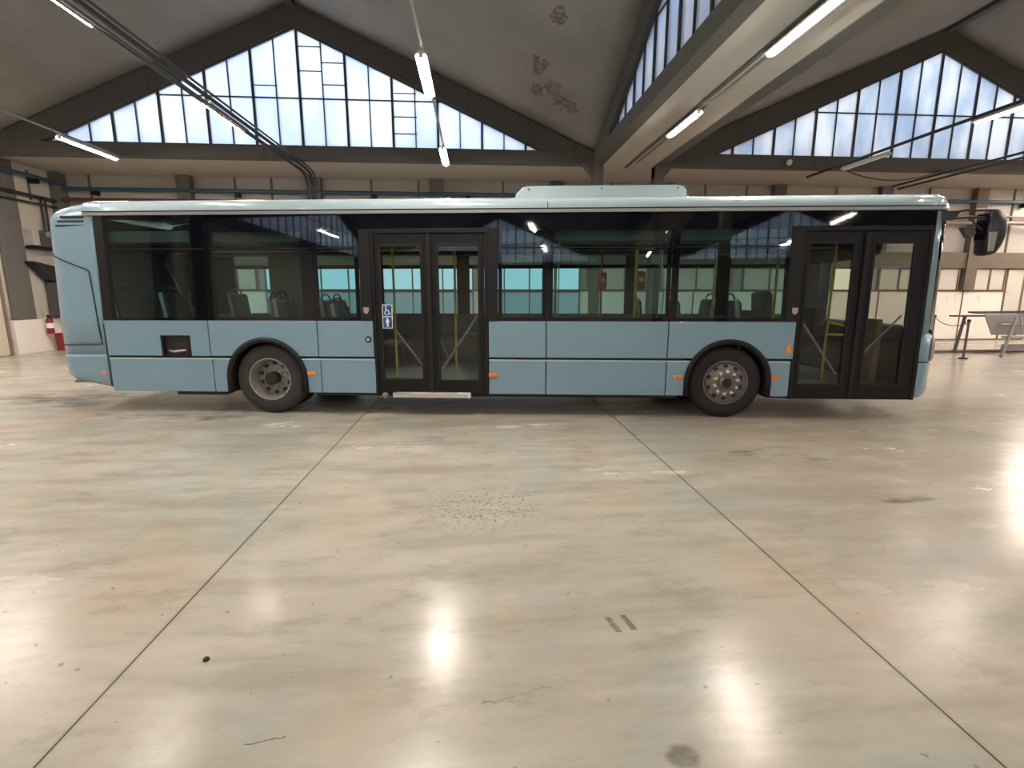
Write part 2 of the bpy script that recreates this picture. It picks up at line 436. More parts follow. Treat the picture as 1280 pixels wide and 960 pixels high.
win_n = [0]
def gable(cx, cy, ang, pane):
    """one glazed gable: u runs along the wall, w points out of the bay"""
    ca, sa = math.cos(ang), math.sin(ang)
    def W(u, w, z): # ang 0: wall at +Y side, u along +X
        return (cx+u*ca-(H+w)*sa, cy+u*sa+(H+w)*ca, z)
    def bx(mb, u0, u1, w0, w1, z0, z1):
        mb.add([W(u, w, z) for u in (u0, u1) for w in (w0, w1) for z in (z0, z1)], [(0,1,3,2),(4,6,7,5),(0,4,5,1),(2,3,7,6),(0,2,6,4),(1,5,7,3)])
    tip = 6.18; zt = ZG+SL*tip
    # horizontal beam
    b = MB(); bx(b, -H-.0, H+.0, 0, .25, ZBB, ZG); trim(b, 'concrete')
    # rafters
    for s in (-1, 1):
        p = [W(s*tip, 0, ZG), W(0, 0, zt), W(0, 0, zt+.52), W(s*H, 0, ZG+.0), W(s*H, 0, ZG)]
        p = [W(s*tip, 0, ZG), W(0, 0, zt), W(0, 0, 8.56), W(s*H, 0, 5.28+.0)]
        r = MB().prism(p, Vector(W(0, .25, 0))-Vector(W(0, 0, 0))); trim(r, 'concrete')
    # glazing
    win_n[0] += 1
    root = tag(empty('window_%d' % win_n[0], W(0, .1, ZG), 0), kind='structure')
    inv = Vector(root.location)
    def L(mb):
        mb.v = [tuple(Vector(p)-inv) for p in mb.v]; return mb
    pm = MB().prism([W(-tip, .10, ZG), W(tip, .10, ZG), W(0, .10, zt)], Vector(W(0, .112, 0))-Vector(W(0, .1, 0)))
    L(pm).build('pane', pane, root)
    fm = MB()
    for k in range(-11, 12):
        u = k*.565+.04; top = ZG+SL*(tip-abs(u))
        if top < ZG+.08: continue
        wd = .028 if k % 2 == 0 else .011
        bx(fm, u-wd, u+wd, .06, .15, ZG, top)
    zr = 6.42
    uh = tip-(zr-ZG)/SL
    bx(fm, -uh+.2, uh-.1, .08, .13, zr-.014, zr+.014)
    if ang == 0 and cx < 0 and cy > 0:
        for u0, u1, z in ((.04,.6,7.6),(.04,.6,7.05),(.6,1.17,7.25),(.6,1.17,6.75),(1.75+.6,2.9,6.6),(2.3,2.9,6.05),(2.3,2.9,5.65),(-1.05,-.5,6.7)):
            bx(fm, u0, u1, .09, .12, z-.01, z+.01)
    bx(fm, -tip, tip, .05, .16, ZG-.01, ZG+.03)
    for s in (-1, 1):
        fm.prism([W(s*tip, .05, ZG), W(0, .05, zt), W(0, .05, zt-.045), W(s*(tip-.1), .05, ZG)], Vector(W(0, .16, 0))-Vector(W(0, .05, 0)))
    L(fm).build('window_frame', 'steel_dark', root)
for i, (cx, cy) in enumerate(BAYS):
    for q in range(4):
        gable(cx, cy, q*PI/2, 'sky_pane_dull' if (i == 1 and q == 0) else 'sky_pane')

# corner columns
for x in (3.13, 4.79):
    for y in (13.68, -1.56):
        trim(MB().box(x, x+.27, y, y+.28, 0, ZBB), 'concrete', bevel=.02)
        trim(MB().prism([(x-.25 if x < 4 else x+.02, y+.01, ZBB), (x+.27, y+.01, ZBB), (x+.27, y+.01, ZBB-.3), (x+.02, y+.01, ZBB-.3)], (0,.26,0)) if x < 4 else
             MB().prism([(x, y+.01, ZBB), (x+.5, y+.01, ZBB), (x+.25, y+.01, ZBB-.3), (x, y+.01, ZBB-.3)], (0,.26,0)), 'concrete')
for x in (-12.4, 20.05):
    for y in (-18.5, -3.2, -1.56): trim(MB().box(x, x+.5, y, y+.28, 0, ZBB), 'concrete')

# back wall, built in its bands
bw = MB().box(XL-.3, XR+.3, YB+.06, YB+.3, 0, ZS)
struct(bw, 'wall_back', 'cream')
trim(MB().box(XL, XR, YB-.10, YB+.06, 2.5, 3.02), 'brown_beam')
trim(MB().box(XL, XR, YB+.0, YB+.06, 0, 1.70), 'white_wall')
jm = MB()
for k in range(13):
    x = XL+2.66+k*2.66 if k < 11 else None
joints = [-10.3, -8.1, -5.9, -3.7, -1.5, .7, 2.9, 5.1, 7.3, 9.5, 11.7, 13.9, 15.42, 17.02, 18.6, 20.2]
for x in joints: jm.box(x-.022, x+.022, YB-.012, YB+.001, 0, 1.72)
jm.box(XL, 18.55, YB-.03, YB+.001, 1.70, 1.75)
trim(jm, 'brown_beam')
# low dark skirting strip
struct(MB().box(XL, XR, YB-.03, YB+.0, 0, .05), 'baseboard_back', 'brown_beam')
# pilasters
pil = [-8.72, -4.9, -1.2, 2.6, 6.2, 9.95, 13.65, 17.05]
for i, x in enumerate(pil):
    trim(MB().box(x-.2, x+.2, YB-.16, YB+.06, 2.98 if i < 7 else 1.75, ZS), 'grey_wall' if i < 7 else 'brown_beam')
# glazed row
def wall_window(x0, x1, z0, z1, m, n):
    dy = -.035 if z0 < 1 else 0
    win_n[0] += 1
    r = tag(empty('window_%d' % win_n[0], (x0, YB+dy, z0)), kind='structure')
    MB().box(.02, x1-x0-.02, .01, .03, .02, z1-z0-.02).build('pane', m, r)
    fm = MB()
    for k in range(n+1):
        u = (x1-x0)*k/n; fm.box(u-.022, u+.022, -.03, .04, 0, z1-z0)
    fm.box(0, x1-x0, -.03, .04, -.02, .02); fm.box(0, x1-x0, -.03, .04, z1-z0-.02, z1-z0+.02)
    fm.build('window_frame', 'brown', r)
wall_window(-9.2, -6.9, 1.75, 2.48, 'wall_pane', 4)
wall_window(-6.6, -3.2, 1.75, 2.48, 'lit_cool', 4); wall_window(-6.6, -3.2, .85, 1.68, 'lit_dim', 4)
wall_window(-3.0, -0.1, 1.75, 2.48, 'lit_cool', 3); wall_window(-3.0, -0.1, .85, 1.68, 'lit_dim', 3)
wall_window(0.1, 3.4, 1.75, 2.48, 'lit_cool', 4); wall_window(0.1, 3.4, .85, 1.68, 'lit_dim', 4)
wall_window(3.7, 8.6, 1.75, 2.48, 'wall_pane', 4)
wall_window(9.0, 11.8, 1.75, 2.48, 'wall_pane', 3)
wall_window(12.2, 13.55, 1.75, 2.48, 'lit_warm', 2)
wall_window(13.85, 16.75, 1.75, 2.48, 'wall_pane', 4)
wall_window(17.35, 18.5, 1.75, 2.48, 'wall_pane', 2)
# tall glazed doors at the right end of the wall
for k in range(5):
    x = 18.55+k*.68
    win_n[0] += 1
    r = tag(empty('window_%d' % win_n[0], (x, YB-.01, .9)), kind='structure')
    MB().box(.03, .65, -.0, .02, 0, 1.57).build('pane', 'wall_pane', r)
    fm = MB(); fm.box(0, .035, -.03, .03, -.88, 1.58); fm.box(.645, .68, -.03, .03, -.88, 1.58); fm.box(0, .68, -.03, .03, -.03, .02); fm.box(0, .68, -.03, .03, 1.55, 1.59)
    fm.build('window_frame', 'brown', r)
# upper panel joints with pipe brackets
for x in (-11.5, -7.3, -6.22, -3.2, -1.75, .9, 4.4, 7.5, 8.9, 12.0, 15.3, 18.4):
    trim(MB().box(x-.025, x+.025, YB+.02, YB+.065, 3.02, ZS), 'brown_beam')

# left wall, with a soiled pilaster and white-painted foot
struct(MB().box(XL-.3, XL, YF-.3, YB+.3, 0, ZS), 'wall_left', 'dirty_wall')
trim(MB().box(XL, XL+.06, 14.28, 15.0, .92, ZS), 'grey_wall', bevel=.01)
trim(MB().box(XL-.001, XL+.10, 14.22, YB, 0, .92), 'white_wall', bevel=.01)
trim(MB().box(XL-.001, XL+.03, 15.55, YB, 3.0, 3.15), 'grey_wall')
for y in (15.5,): trim(MB().box(XL-.01, XL+.03, y-.03, y+.03, 4.2, 5.0), 'brown_beam')
trim(MB().box(XL, XL+.25, YB-.3, YB+.05, 0, ZS), 'grey_wall')
d1 = tag(empty('door_1', (XL, 12.6, 0)), kind='structure')
MB().box(0, .05, .08, 1.42, .02, 2.45).build('door_leaf', 'door_w', d1)
fr = MB(); fr.box(0, .08, 0, .08, 0, 2.55); fr.box(0, .08, 1.42, 1.5, 0, 2.55); fr.box(0, .08, 0, 1.5, 2.45, 2.55)
fr.build('door_frame', 'brown', d1)
MB().box(.05, .09, .14, .26, 1.0, 1.04).build('door_handle', 'steel', d1)
struct(MB().box(XR, XR+.3, YF-.3, YB+.3, 0, ZS), 'wall_right', 'dirty_wall')
struct(MB().box(XL-.3, XR+.3, YF-.3, YF, 0, ZS), 'wall_front', 'white_wall')

# ------------------------------------------------------------------ pipes and cables
t = tag(empty('blue_pipe', (XL+.1, YB-.14, 4.68)), 'long blue painted pipe running along the back wall above the bus', 'pipe')
MB().tube([(0,0,0),(34.2,0,0)], .055, 12).build('pipe_run', 'blue', t, smooth=True)
for x in (1.0, 5.1, 9.2, 12.1, 15.3, 18.4, 21.4, 25.0, 28.0, 31.0):
    MB().box(x-.06, x+.06, -.02, .19, -.16, -.04).build('pipe_bracket', 'char', t)
t = tag(empty('blue_pipe', (XL+.26, 13.9, 4.80)), 'short blue pipe running along the left wall to the corner', 'pipe')
MB().tube([(0,0,0),(0,2.45,0)], .06, 12).build('pipe_run', 'blue', t, smooth=True)
MB().box(-.18, .04, 1.5, 1.62, -.16, -.04).build('pipe_bracket', 'char', t)
t = tag(empty('red_pipe', (XL+.1, YB-.22, 4.36)), 'dull red pipe below the blue pipe behind the bus tail', 'pipe')
MB().tube([(0,0,0),(18,0,0)], .06, 12).build('pipe_run', 'red_dk', t, smooth=True)
t = tag(MB().tube([(XL+5,YB-.2,3.98),(XR-.1,YB-.2,3.98)], .07, 10).build('brown_pipe', 'brown', smooth=True), 'brown pipe along the back wall seen beside the bus mirror', 'pipe')
t = tag(MB().tube([(6,YB-.1,4.2),(XR-.1,YB-.1,4.2)], .035, 8).build('brown_pipe', 'brown', smooth=True), 'thin brown pipe between the blue pipe and the thicker brown pipe', 'pipe')
t = tag(MB().tube([(XL+.12,13.8,4.30),(XL+.12,16.3,4.30)], .05, 8).build('dark_pipe', 'cable', smooth=True), 'dark pipe on the left wall just under the blue one', 'pipe')
t = tag(MB().tube([(XL+.12,13.8,4.10),(XL+.12,16.3,4.12)], .03, 8).build('dark_pipe', 'cable', smooth=True), 'thinnest and lowest dark pipe on the left wall', 'pipe')
t = tag(empty('conduit_pair', (XL+.1, 15.75, 3.3)), 'pair of dark upright conduits on the left wall above the switch box', 'conduit')
for y in (-.05, .1): MB().tube([(0,y,-.0),(0,y,.98)], .028, 8).build('conduit', 'cable', t, smooth=True)

def sag(p0, p1, s, n=24):
    p0, p1 = Vector(p0), Vector(p1); out = []
    for i in range(n+1):
        u = i/n; p = p0.lerp(p1, u); p.z -= s*4*u*(1-u); out.append(p)
    return out
HK = .929; HZ = 4.86
t = tag(empty('cable_bundle', (-4.80*HK, 0, HZ)), 'bundle of black cables slung overhead above the rear wheel and down the back wall', 'cable')
for dx, dz, r in ((-.12,0,.03), (.02,.05,.034), (.09,.10,.02), (-.02,-.04,.016), (.15,.03,.012)):
    dz = dz*.8-.02
    p = sag((dx, -1.0, dz), (dx, 14.2, dz), .02)
    p += [Vector((dx, 14.6, dz-.05)), Vector((dx+.0, 14.75, dz-.3)), Vector((dx, 14.75, -1.1))]
    MB().tube(p, r, 8).build('cable', 'cable', t, smooth=True)
t = tag(empty('cable_bundle', (13.95*HK, 0, HZ)), 'pair of dark cables rising to the right over the front of the bus', 'cable')
for dx, dz, r in ((-.08,.03,.03), (.12,-.04,.03)):
    MB().tube([(dx, -1, dz), (dx, 15.3, dz)], r, 8).build('cable', 'cable', t, smooth=True)
for x, y0, y1, lab in ((-9.32, -1, 14.6, 'thin conduit carrying the far left ceiling lights'), (-.75, -1, 14.8, 'thin conduit carrying the lights over the middle doors'),
                       (10.3, -1, 15.6, 'dark conduit crossing the right gable window above the front wheel')):
    t = tag(MB().tube([(x*HK,y0,4.935),(x*HK,y1*HK,4.935)], .022 if x < 5 else .035, 8).build('light_conduit', 'conduit' if x < 5 else 'cable', smooth=True), lab, 'conduit')
t = tag(MB().tube(sag((9.6,13.3,4.93),(12.9,13.66,4.98),.30), .018, 6).build('loose_cable', 'cable', smooth=True), 'loose black cable drooping beneath the right gable window', 'cable')
t = tag(MB().tube([(4.22,-1,4.965),(4.22,13.5,4.965)], .02, 6).build('light_conduit', 'conduit', smooth=True), 'conduit fixed along the flat ceiling strip between the two vaults', 'conduit')
o = MB().lathe([(.001,-.07),(.05,-.06),(.075,0),(.06,.05),(.001,.06)], (8.45,13.62,5.1), 'y', 16).build('wall_lamp', 'housing', smooth=True)
tag(o, 'small round lamp on the beam under the right gable window', 'lamp')

# ------------------------------------------------------------------ batten lights
def batten(x, y, z, label, lit=True, group=None, ln=1.46):
    if z > 5.05: x, y, z = x*HK, y*HK, HZ-.01
    r = tag(empty('batten_light', (x, y, z)), label, 'ceiling light', group)
    hm = MB(); hm.prism([(x_, -ln/2, z_) for x_, z_ in ((-.03,.06),(.03,.06),(.085,.012),(.085,-.018),(.078,-.018),(.055,.012),(-.055,.012),(-.078,-.018),(-.085,-.018),(-.085,.012))], (0,ln,0))
    hm.build('light_housing', 'housing', r)
    a = [2*PI*k/12 for k in range(12)]
    MB().prism([(-.055,-ln/2+.03,.012),(.055,-ln/2+.03,.012),(.036,-ln/2+.03,-.028),(.02,-ln/2+.03,-.038),(-.02,-ln/2+.03,-.038),(-.036,-ln/2+.03,-.028)], (0,ln-.06,0)).build('light_diffuser', 'tube' if lit else 'tube_off', r)
    for s in (-1, 1): MB().box(-.032, .032, s*(ln/2-.03)-.02, s*(ln/2-.03)+.02, -.035, .04).build('end_cap', 'housing', r, bevel=.004)
    for s in (-1, 1): MB().tube([(0,s*ln*.3,.055),(0,s*ln*.3,.08)], .008, 6).build('hanger', 'conduit', r)
batten(-9.35, 13.62, 5.1, 'lit tube light at far left in front of the left end of the gable window', ln=1.7)
batten(-4.95, 11.14, 5.1, 'lit tube light on the cable bundle seen against the left gable window')
batten(-4.95, 6.9, 5.1, 'lit tube light cut by the top left of the picture on the cable bundle')
batten(-.77, 13.75, 5.1, 'small far lit tube light hanging just above the bus middle doors')
batten(-.77, 8.95, 5.1, 'lit tube light crossing the right rafter of the left gable window')
batten(4.12, 10.28, 4.90, 'farther lit tube light on the flat ceiling strip between the vaults')
batten(4.12, 6.64, 4.90, 'nearer lit tube light on the flat ceiling strip, at the top of the picture')
batten(10.33, 9.55, 5.1, 'lit tube light at the right edge before the right gable window')
batten(10.45, 13.45, 5.1, 'unlit tube light under the conduit by the right gable window', lit=False)
G = 'lights behind and beside the viewpoint'
for x, ys in ((-9.35, (9.4, 5.2, -6., -11.)), (-4.95, (2.7, -8., -13.)), (-.77, (5.4, -6., -11.)), (4.2, (-1., -8., -13.)), (10.33, (5.3, -6., -11.)), (17.5, (13.4, 9.2, 5., -6., -11.)), (20.6, (16.3, 13.4, 10.2, 7.))):
    for y in ys: batten(x, y, 5.1 if x != 4.2 else 4.90, 'lit tube light overhead outside the picture', group=G)

# ------------------------------------------------------------------ clutter along the walls
t = tag(empty('switch_box', (XL, 15.1, 2.95)), 'beige and dark electrical box on the left wall behind the bus tail', 'electrical box')
MB().box(0, .22, 0, .22, 0, .42).build('box_side', 'cream', t, bevel=.01)
MB().box(.0, .24, .25, .85, -.02, .42).build('box_body', 'darkbox', t, bevel=.01)
MB().box(0, .28, -.06, .9, -.10, -.03).build('shelf', 'char', t)
t = tag(empty('wall_cabinet', (XL+.1, 15.42, .95)), 'dark cabinet low on the left wall behind the fire extinguisher', 'cabinet')
MB().box(0, .3, 0, .8, 0, 1.0).build('cabinet_body', 'darkbox', t, bevel=.01)
MB().prism([(0,-.6,1.55),(0,-.05,1.05),(0,.8,.9),(0,.8,1.35)], (.25,0,0)).build('cabinet_hood', 'mir', t)
MB().box(.3,.31,.05,.35,.35,.85).build('notice', 'red_dk', t)
def extinguisher(x, y, z, label):
    r = tag(empty('fire_extinguisher', (x, y, z)), label, 'fire extinguisher')
    MB().lathe([(.001,0),(.075,0),(.085,.03),(.085,.36),(.06,.43),(.025,.46),(.001,.46)], (0,0,0), 'z', 20).build('cylinder_body', 'extred', r, smooth=True)
    MB().lathe([(.087,.16),(.087,.30)], (0,0,0), 'z', 20).build('paper_label', 'white', r, smooth=True)
    MB().box(-.02,.02,-.05,.05,.46,.53).build('valve', 'black', r)
    MB().tube([(0,.05,.5),(0,.11,.42),(0,.11,.15)], .012, 8).build('hose', 'black', r, smooth=True)
extinguisher(XL+.25, 15.15, .50, 'fire extinguisher hung on the left wall, white label facing out')
t = tag(empty('fire_bucket', (XL+.35, 15.35, 0)), 'red bin standing on the floor beside the bus tail', 'bin')
MB().lathe([(.001,0),(.13,0),(.15,.5),(.14,.5),(.13,.03)], (0,0,0), 'z', 18).build('bin_body', 'extred', t, smooth=True)

def post(x, y, label, h=.98):
    r = tag(empty('barrier_post', (x, y, 0)), label, 'post', 'chain barrier posts')
    MB().lathe([(.001,0),(.10,0),(.09,.03),(.03,.05)], (0,0,0), 'z', 16).build('base', 'black', r, smooth=True)
    MB().tube([(0,0,.04),(0,0,h-.04)], .026, 10).build('pole', 'darkbox', r, smooth=True)
    MB().lathe([(.001,h+.03),(.035,h+.015),(.045,h-.02),(.035,h-.05),(.001,h-.05)], (0,0,0), 'z', 12).build('cap', 'black', r, smooth=True)
post(12.25, 11.6, 'nearer dark barrier post standing in front of the metal table', .97)
post(14.35, 14.7, 'farther barrier post half hidden by the bus nose', .95)
tag(MB().tube(sag((14.35,14.7,.9),(12.25,11.6,.92),.16), .010, 6).build('barrier_chain', 'darkbox', smooth=True), 'upper chain slung between the two barrier posts', 'chain')
tag(MB().tube(sag((12.28,11.62,.92),(13.44,12.85,.97),.14), .010, 6).build('barrier_chain', 'darkbox', smooth=True), 'chain running from the nearer barrier post to the table shelf', 'chain')
tag(MB().box(11.4, 18.6, 12.9, 12.98, 0, .07).build('floor_rail', 'brown_beam', bevel=.01), 'low dark rail on the floor beyond the nearer barrier post', 'rail')
# metal table with a tilted top
t = tag(empty('metal_table', (13.6, 11.9, 0)), 'grey metal table with a raised side panel at the right edge', 'table')
MB().prism([(.1,1.15,1.10),(4.2,1.15,1.10),(4.2,.55,1.16),(1.5,.55,1.16),(1.1,.75,1.12),(.1,.9,1.08)], (0,0,.04)).build('tabletop', 'darkbox', t)
MB().prism([(.35,.62,.52),(4.2,.62,.52),(4.2,.72,1.12),(.15,.72,1.08)], (0,.03,0)).build('apron', 'table', t, bevel=.01)
MB().box(-.50, .55, .9, 1.1, 1.00, 1.04).build('side_shelf', 'darkbox', t)
MB().box(.6, 4.0, .45, .60, .44, .50).build('shelf_rail', 'steel', t)
MB().box(.55, 1.75, .60, .63, .80, .835).build('handle_rail', 'chrome', t)
for a, b, m in (((-.28,1.0,0),(-.12,1.0,1.0),'darkbox'), ((.02,.0,0),(.85,.5,1.0),'table'), ((1.15,-.35,0),(1.75,.45,.75),'steel'), ((2.2,.9,0),(1.6,.5,.9),'table'), ((3.6,.0,0),(3.6,.45,1.0),'table')):
    MB().tube([a, b], .04, 8).build('leg', m, t, smooth=True)
MB().box(.35, 1.6, .3, .34, .12, .30).build('foot_rail', 'table', t)
MB().tube([(.95,.5,1.05),(1.05,.45,.55)], .03, 8).build('upright', 'steel', t, smooth=True)
MB().tube([(.95,.35,.42),(1.15,.25,.28),(1.7,.25,.26)], .025, 8).build('brace', 'steel', t, smooth=True)
# small bolt left on the floor
t = tag(MB().lathe([(.001,.012),(.010,.012),(.014,.006),(.014,0)], (-1.22,2.05,0), 'z', 8).build('bolt', 'black', smooth=True), 'small dark bolt head on the bare floor in the left foreground', 'bolt')

# ------------------------------------------------------------------ the bus
BX, BY, BB = -2.8155, 6.8238, -.1149
bus = tag(empty('city_bus', (BX, BY, 0), BB), 'pale teal blue single-deck city bus parked side-on with dark windows and black doors', 'bus')
SKIRT = .30
def tum(z): return 0. if z < 1.26 else (z-1.26)*.035
RF, RR = .30, .35; XF, XK = 8.45, -2.655; WID = 2.5
def perim(s, ins=0.):
    """point on the plan outline, s = x along the near side, running on round the nose"""
    r = max(RF-ins, .02)
    if s <= XF: return Vector((s, ins, 0))
    s -= XF; L1 = RF*PI/2
    if s <= L1:
        a = s/RF; return Vector((XF+r*math.sin(a), RF-r*math.cos(a), 0))
    s -= L1; L2 = WID-2*RF
    if s <= L2: return Vector((XF+RF-ins+.05*math.sin(PI*s/L2), RF+s, 0))
    s -= L2
    if s <= L1:
        a = s/RF; return Vector((XF+r*math.cos(a), WID-RF+r*math.sin(a), 0))
    s -= L1; return Vector((XF-s, WID-ins, 0))
def perim_r(s, ins=0.):
    """same round the tail, s grows from the near side towards the far side"""
    r = max(RR-ins, .02); L1 = RR*PI/2; L2 = WID-2*RR
    if s <= 0: return Vector((XK-s, ins, 0))
    if s <= L1:
        a = s/RR; return Vector((XK-r*math.sin(a), RR-r*math.cos(a), 0))
    s -= L1
    if s <= L2: return Vector((XK-RR+ins-.03*math.sin(PI*s/L2), RR+s, 0))
    s -= L2
    if s <= L1:
        a = s/RR; return Vector((XK-r*math.cos(a), WID-RR+r*math.sin(a), 0))
    s -= L1; return Vector((XK+s, WID-ins, 0))
def P3(v, z): return (v.x, v.y, z)
def lin(a, b, n): return [a+(b-a)*i/n for i in range(n+1)]
END = XF+RF*PI+WID-2*RF

def wrap(s0, s1, zs, fn=perim, n=24, ins=0.):
    """zs: list of (z, inset)"""
    mb = MB(); rows = []
    for z, i in zs: rows.append([P3(fn(s, i+ins), z) for s in lin(s0, s1, n)])
    mb.grid(rows); return mb
def side(poly, m, name, y=0., th=.035, bevel=.006, parent=bus, **k):
    """flat polygon (x,z) lying on the leaning side skin"""
    mb = MB().prism([(x, y+tum(z), z) for x, z in poly], (0, th, 0))
    return mb.build(name, m, parent, bevel=bevel, **k)
def rect(x0, x1, z0, z1): return [(x0,z0),(x1,z0),(x1,z1),(x0,z1)]

WH = [(0., .467, .475), (6.09, .462, .475)]
AR = .545; AZ = .485
def arc(cx, R, a0, a1, n=20, cz=AZ):
    return [(cx+R*math.cos(a), cz+R*math.sin(a)) for a in lin(a0, a1, n)]
BELT0, BELT1, WIN0 = .762, .790, 1.262
g = .006
def upper(x0, x1, cx=None):
    x0 += g; x1 -= g
    if cx is None: return rect(x0, x1, BELT1, WIN0)
    a = math.asin((BELT1-AZ)/AR)
    return [(x0,BELT1)]+[p for p in arc(cx, AR, PI-a, a)]+[(x1,BELT1),(x1,WIN0),(x0,WIN0)]
def skirt(x0, x1): return rect(x0+g, x1-g, SKIRT, BELT0)
def skirt_l(x0, cx):
    a = math.asin((BELT0-AZ)/AR)
    return [(x0+g,SKIRT),(cx-AR,SKIRT)]+arc(cx, AR, PI, PI-a, 8)+[(x0+g,BELT0)]
def skirt_r(cx, x1):
    a = math.asin((BELT0-AZ)/AR)
    return [(x1-g,SKIRT),(x1-g,BELT0)]+arc(cx, AR, a, 0, 8)+[(cx+AR,SKIRT)]
T = 'teal'
# upper body panels; the first has the square filler opening cut out
for a, b in ((-2.19,-1.425),(-1.025,-.76)):
    side(rect(a+(g if a < -2 else 0), b-(g if b > -1 else 0), BELT1, WIN0), T, 'body_panel', bevel=0)
side(rect(-1.425,-1.025,1.06,WIN0), T, 'body_panel', bevel=0)
MB().box(-1.425,-1.025,.12,.14,.79,1.06).build('filler_recess', 'black', bus)
fr = MB(); fr.box(-1.43,-1.40,-.003,.12,.79,1.065); fr.box(-1.05,-1.02,-.003,.12,.79,1.065); fr.box(-1.43,-1.02,-.003,.12,1.04,1.065); fr.box(-1.43,-1.02,-.003,.12,.785,.805)
fr.build('filler_frame', 'char', bus)
fl = MB(); fl.tube([(-1.36,.05,.86),(-1.30,.05,.84),(-1.12,.05,.86)], .02, 8); fl.box(-1.2,-1.12,.05,.09,.9,1.0); fl.lathe([(.001,0),(.045,0),(.05,.06)], (-1.30,.04,.95), 'y', 14)
fl.build('filler_cap', 'steel', bus)
side(upper(-.76,.72,0), T, 'body_panel'); side(upper(.72,1.47), T, 'body_panel')
side(upper(2.99,3.743), T, 'body_panel'); side(upper(3.743,5.307), T, 'body_panel'); side(upper(5.307,6.90,6.09), T, 'body_panel')
side(skirt(-2.19,-.745), T, 'skirt_panel'); side(skirt_l(-.745,0), T, 'skirt_panel'); side(skirt_r(0,.735), T, 'skirt_panel')
side(skirt(.735,1.48), T, 'skirt_panel'); side(skirt(2.99,3.743), T, 'skirt_panel'); side(skirt(3.743,5.304), T, 'skirt_panel')
side(skirt_l(5.304,6.09), T, 'skirt_panel'); side(skirt_r(6.09,6.88), T, 'skirt_panel')
# pale strips paint a highlight along the skirt top; dark liner behind the gaps
for a, b in ((-2.18,-.48),(.48,1.47),(3.0,5.6),(6.58,6.87)):
    MB().box(a, b, -.006, .02, BELT0-.022, BELT0-.002).build('skirt_highlight', 'teal_light', bus, bevel=.003)
for a, b, c in ((-2.19,-.56,.32),(.56,1.48,.32),(2.98,5.53,.32),(6.65,6.9,.32),(-.56,.56,1.035),(5.53,6.65,1.035)):
    MB().box(a, b, .037, .06, c, WIN0).build('inner_liner', 'black', bus)
# wheel arches
for cx in (0., 6.09):
    mb = MB()
    o_ = [(cx-AR-.012, SKIRT)]+arc(cx, AR+.012, PI, 0, 28)+[(cx+AR+.012, SKIRT)]
    i_ = [(cx-AR+.05, SKIRT)]+arc(cx, AR-.05, PI, 0, 28)+[(cx+AR-.05, SKIRT)]
    rows = [[(x, -.014, z) for x, z in o_], [(x, -.03, z) for x, z in [( (a[0]*.5+b[0]*.5), (a[1]*.5+b[1]*.5)) for a, b in zip(o_, i_)]], [(x, -.012, z) for x, z in i_], [(x, .5, z) for x, z in i_]]
    mb.grid(rows); mb.build('wheel_arch', 'char', bus, smooth=True, solid=.004)
    MB().box(cx-.56, cx+.56, .62, .66, .25, 1.1).build('arch_back', 'black', bus)
# underframe
uf = MB(); uf.box(-2.0,-.6,.25,2.3,.28,.42); uf.box(.6,5.5,.12,2.38,.24,.40); uf.box(6.65,8.5,.1,2.4,.26,.36); uf.box(-.6,.6,.66,1.84,.3,.6); uf.box(5.5,6.65,.66,1.84,.28,.6)
uf.build('underframe', 'black', bus)
MB().box(-1.3,-.62,.03,.2,.25,.30).build('engine_undertray', 'black', bus)
# floor and ceiling
def cut(x0, x1, z0, z1):
    pts = [(x0,.08),(x1,.08),(x1,2.42),(x0,2.42)]
    a, b = [], []
    for cx in (0., 6.09):
        if x0 < cx-.6 and cx+.6 < x1: a += [(cx-.6,.08),(cx-.6,.66),(cx+.6,.66),(cx+.6,.08)]; b = [(cx+.6,2.42),(cx+.6,1.84),(cx-.6,1.84),(cx-.6,2.42)]+b
    return MB().prism([(x, y, z0) for x, y in [(x0,.08)]+a+[(x1,.08),(x1,2.42)]+b+[(x0,2.42)]], (0,0,z1-z0))
cut(-2.8,8.4,.40,.43).build('cabin_floor', 'int_floor', bus)
cut(-2.6,.9,.43,.80).build('raised_rear_floor', 'int_grey', bus)
cm = MB(); cm.box(-2.9,8.5,.10,2.40,2.36,2.42); cm.box(-2.6,8.4,2.05,2.42,2.26,2.37); cm.box(-2.6,1.4,.1,.42,2.28,2.37); cm.box(3.1,6.8,.1,.42,2.28,2.37)
cm.build('cabin_ceiling', 'int_ceil', bus)

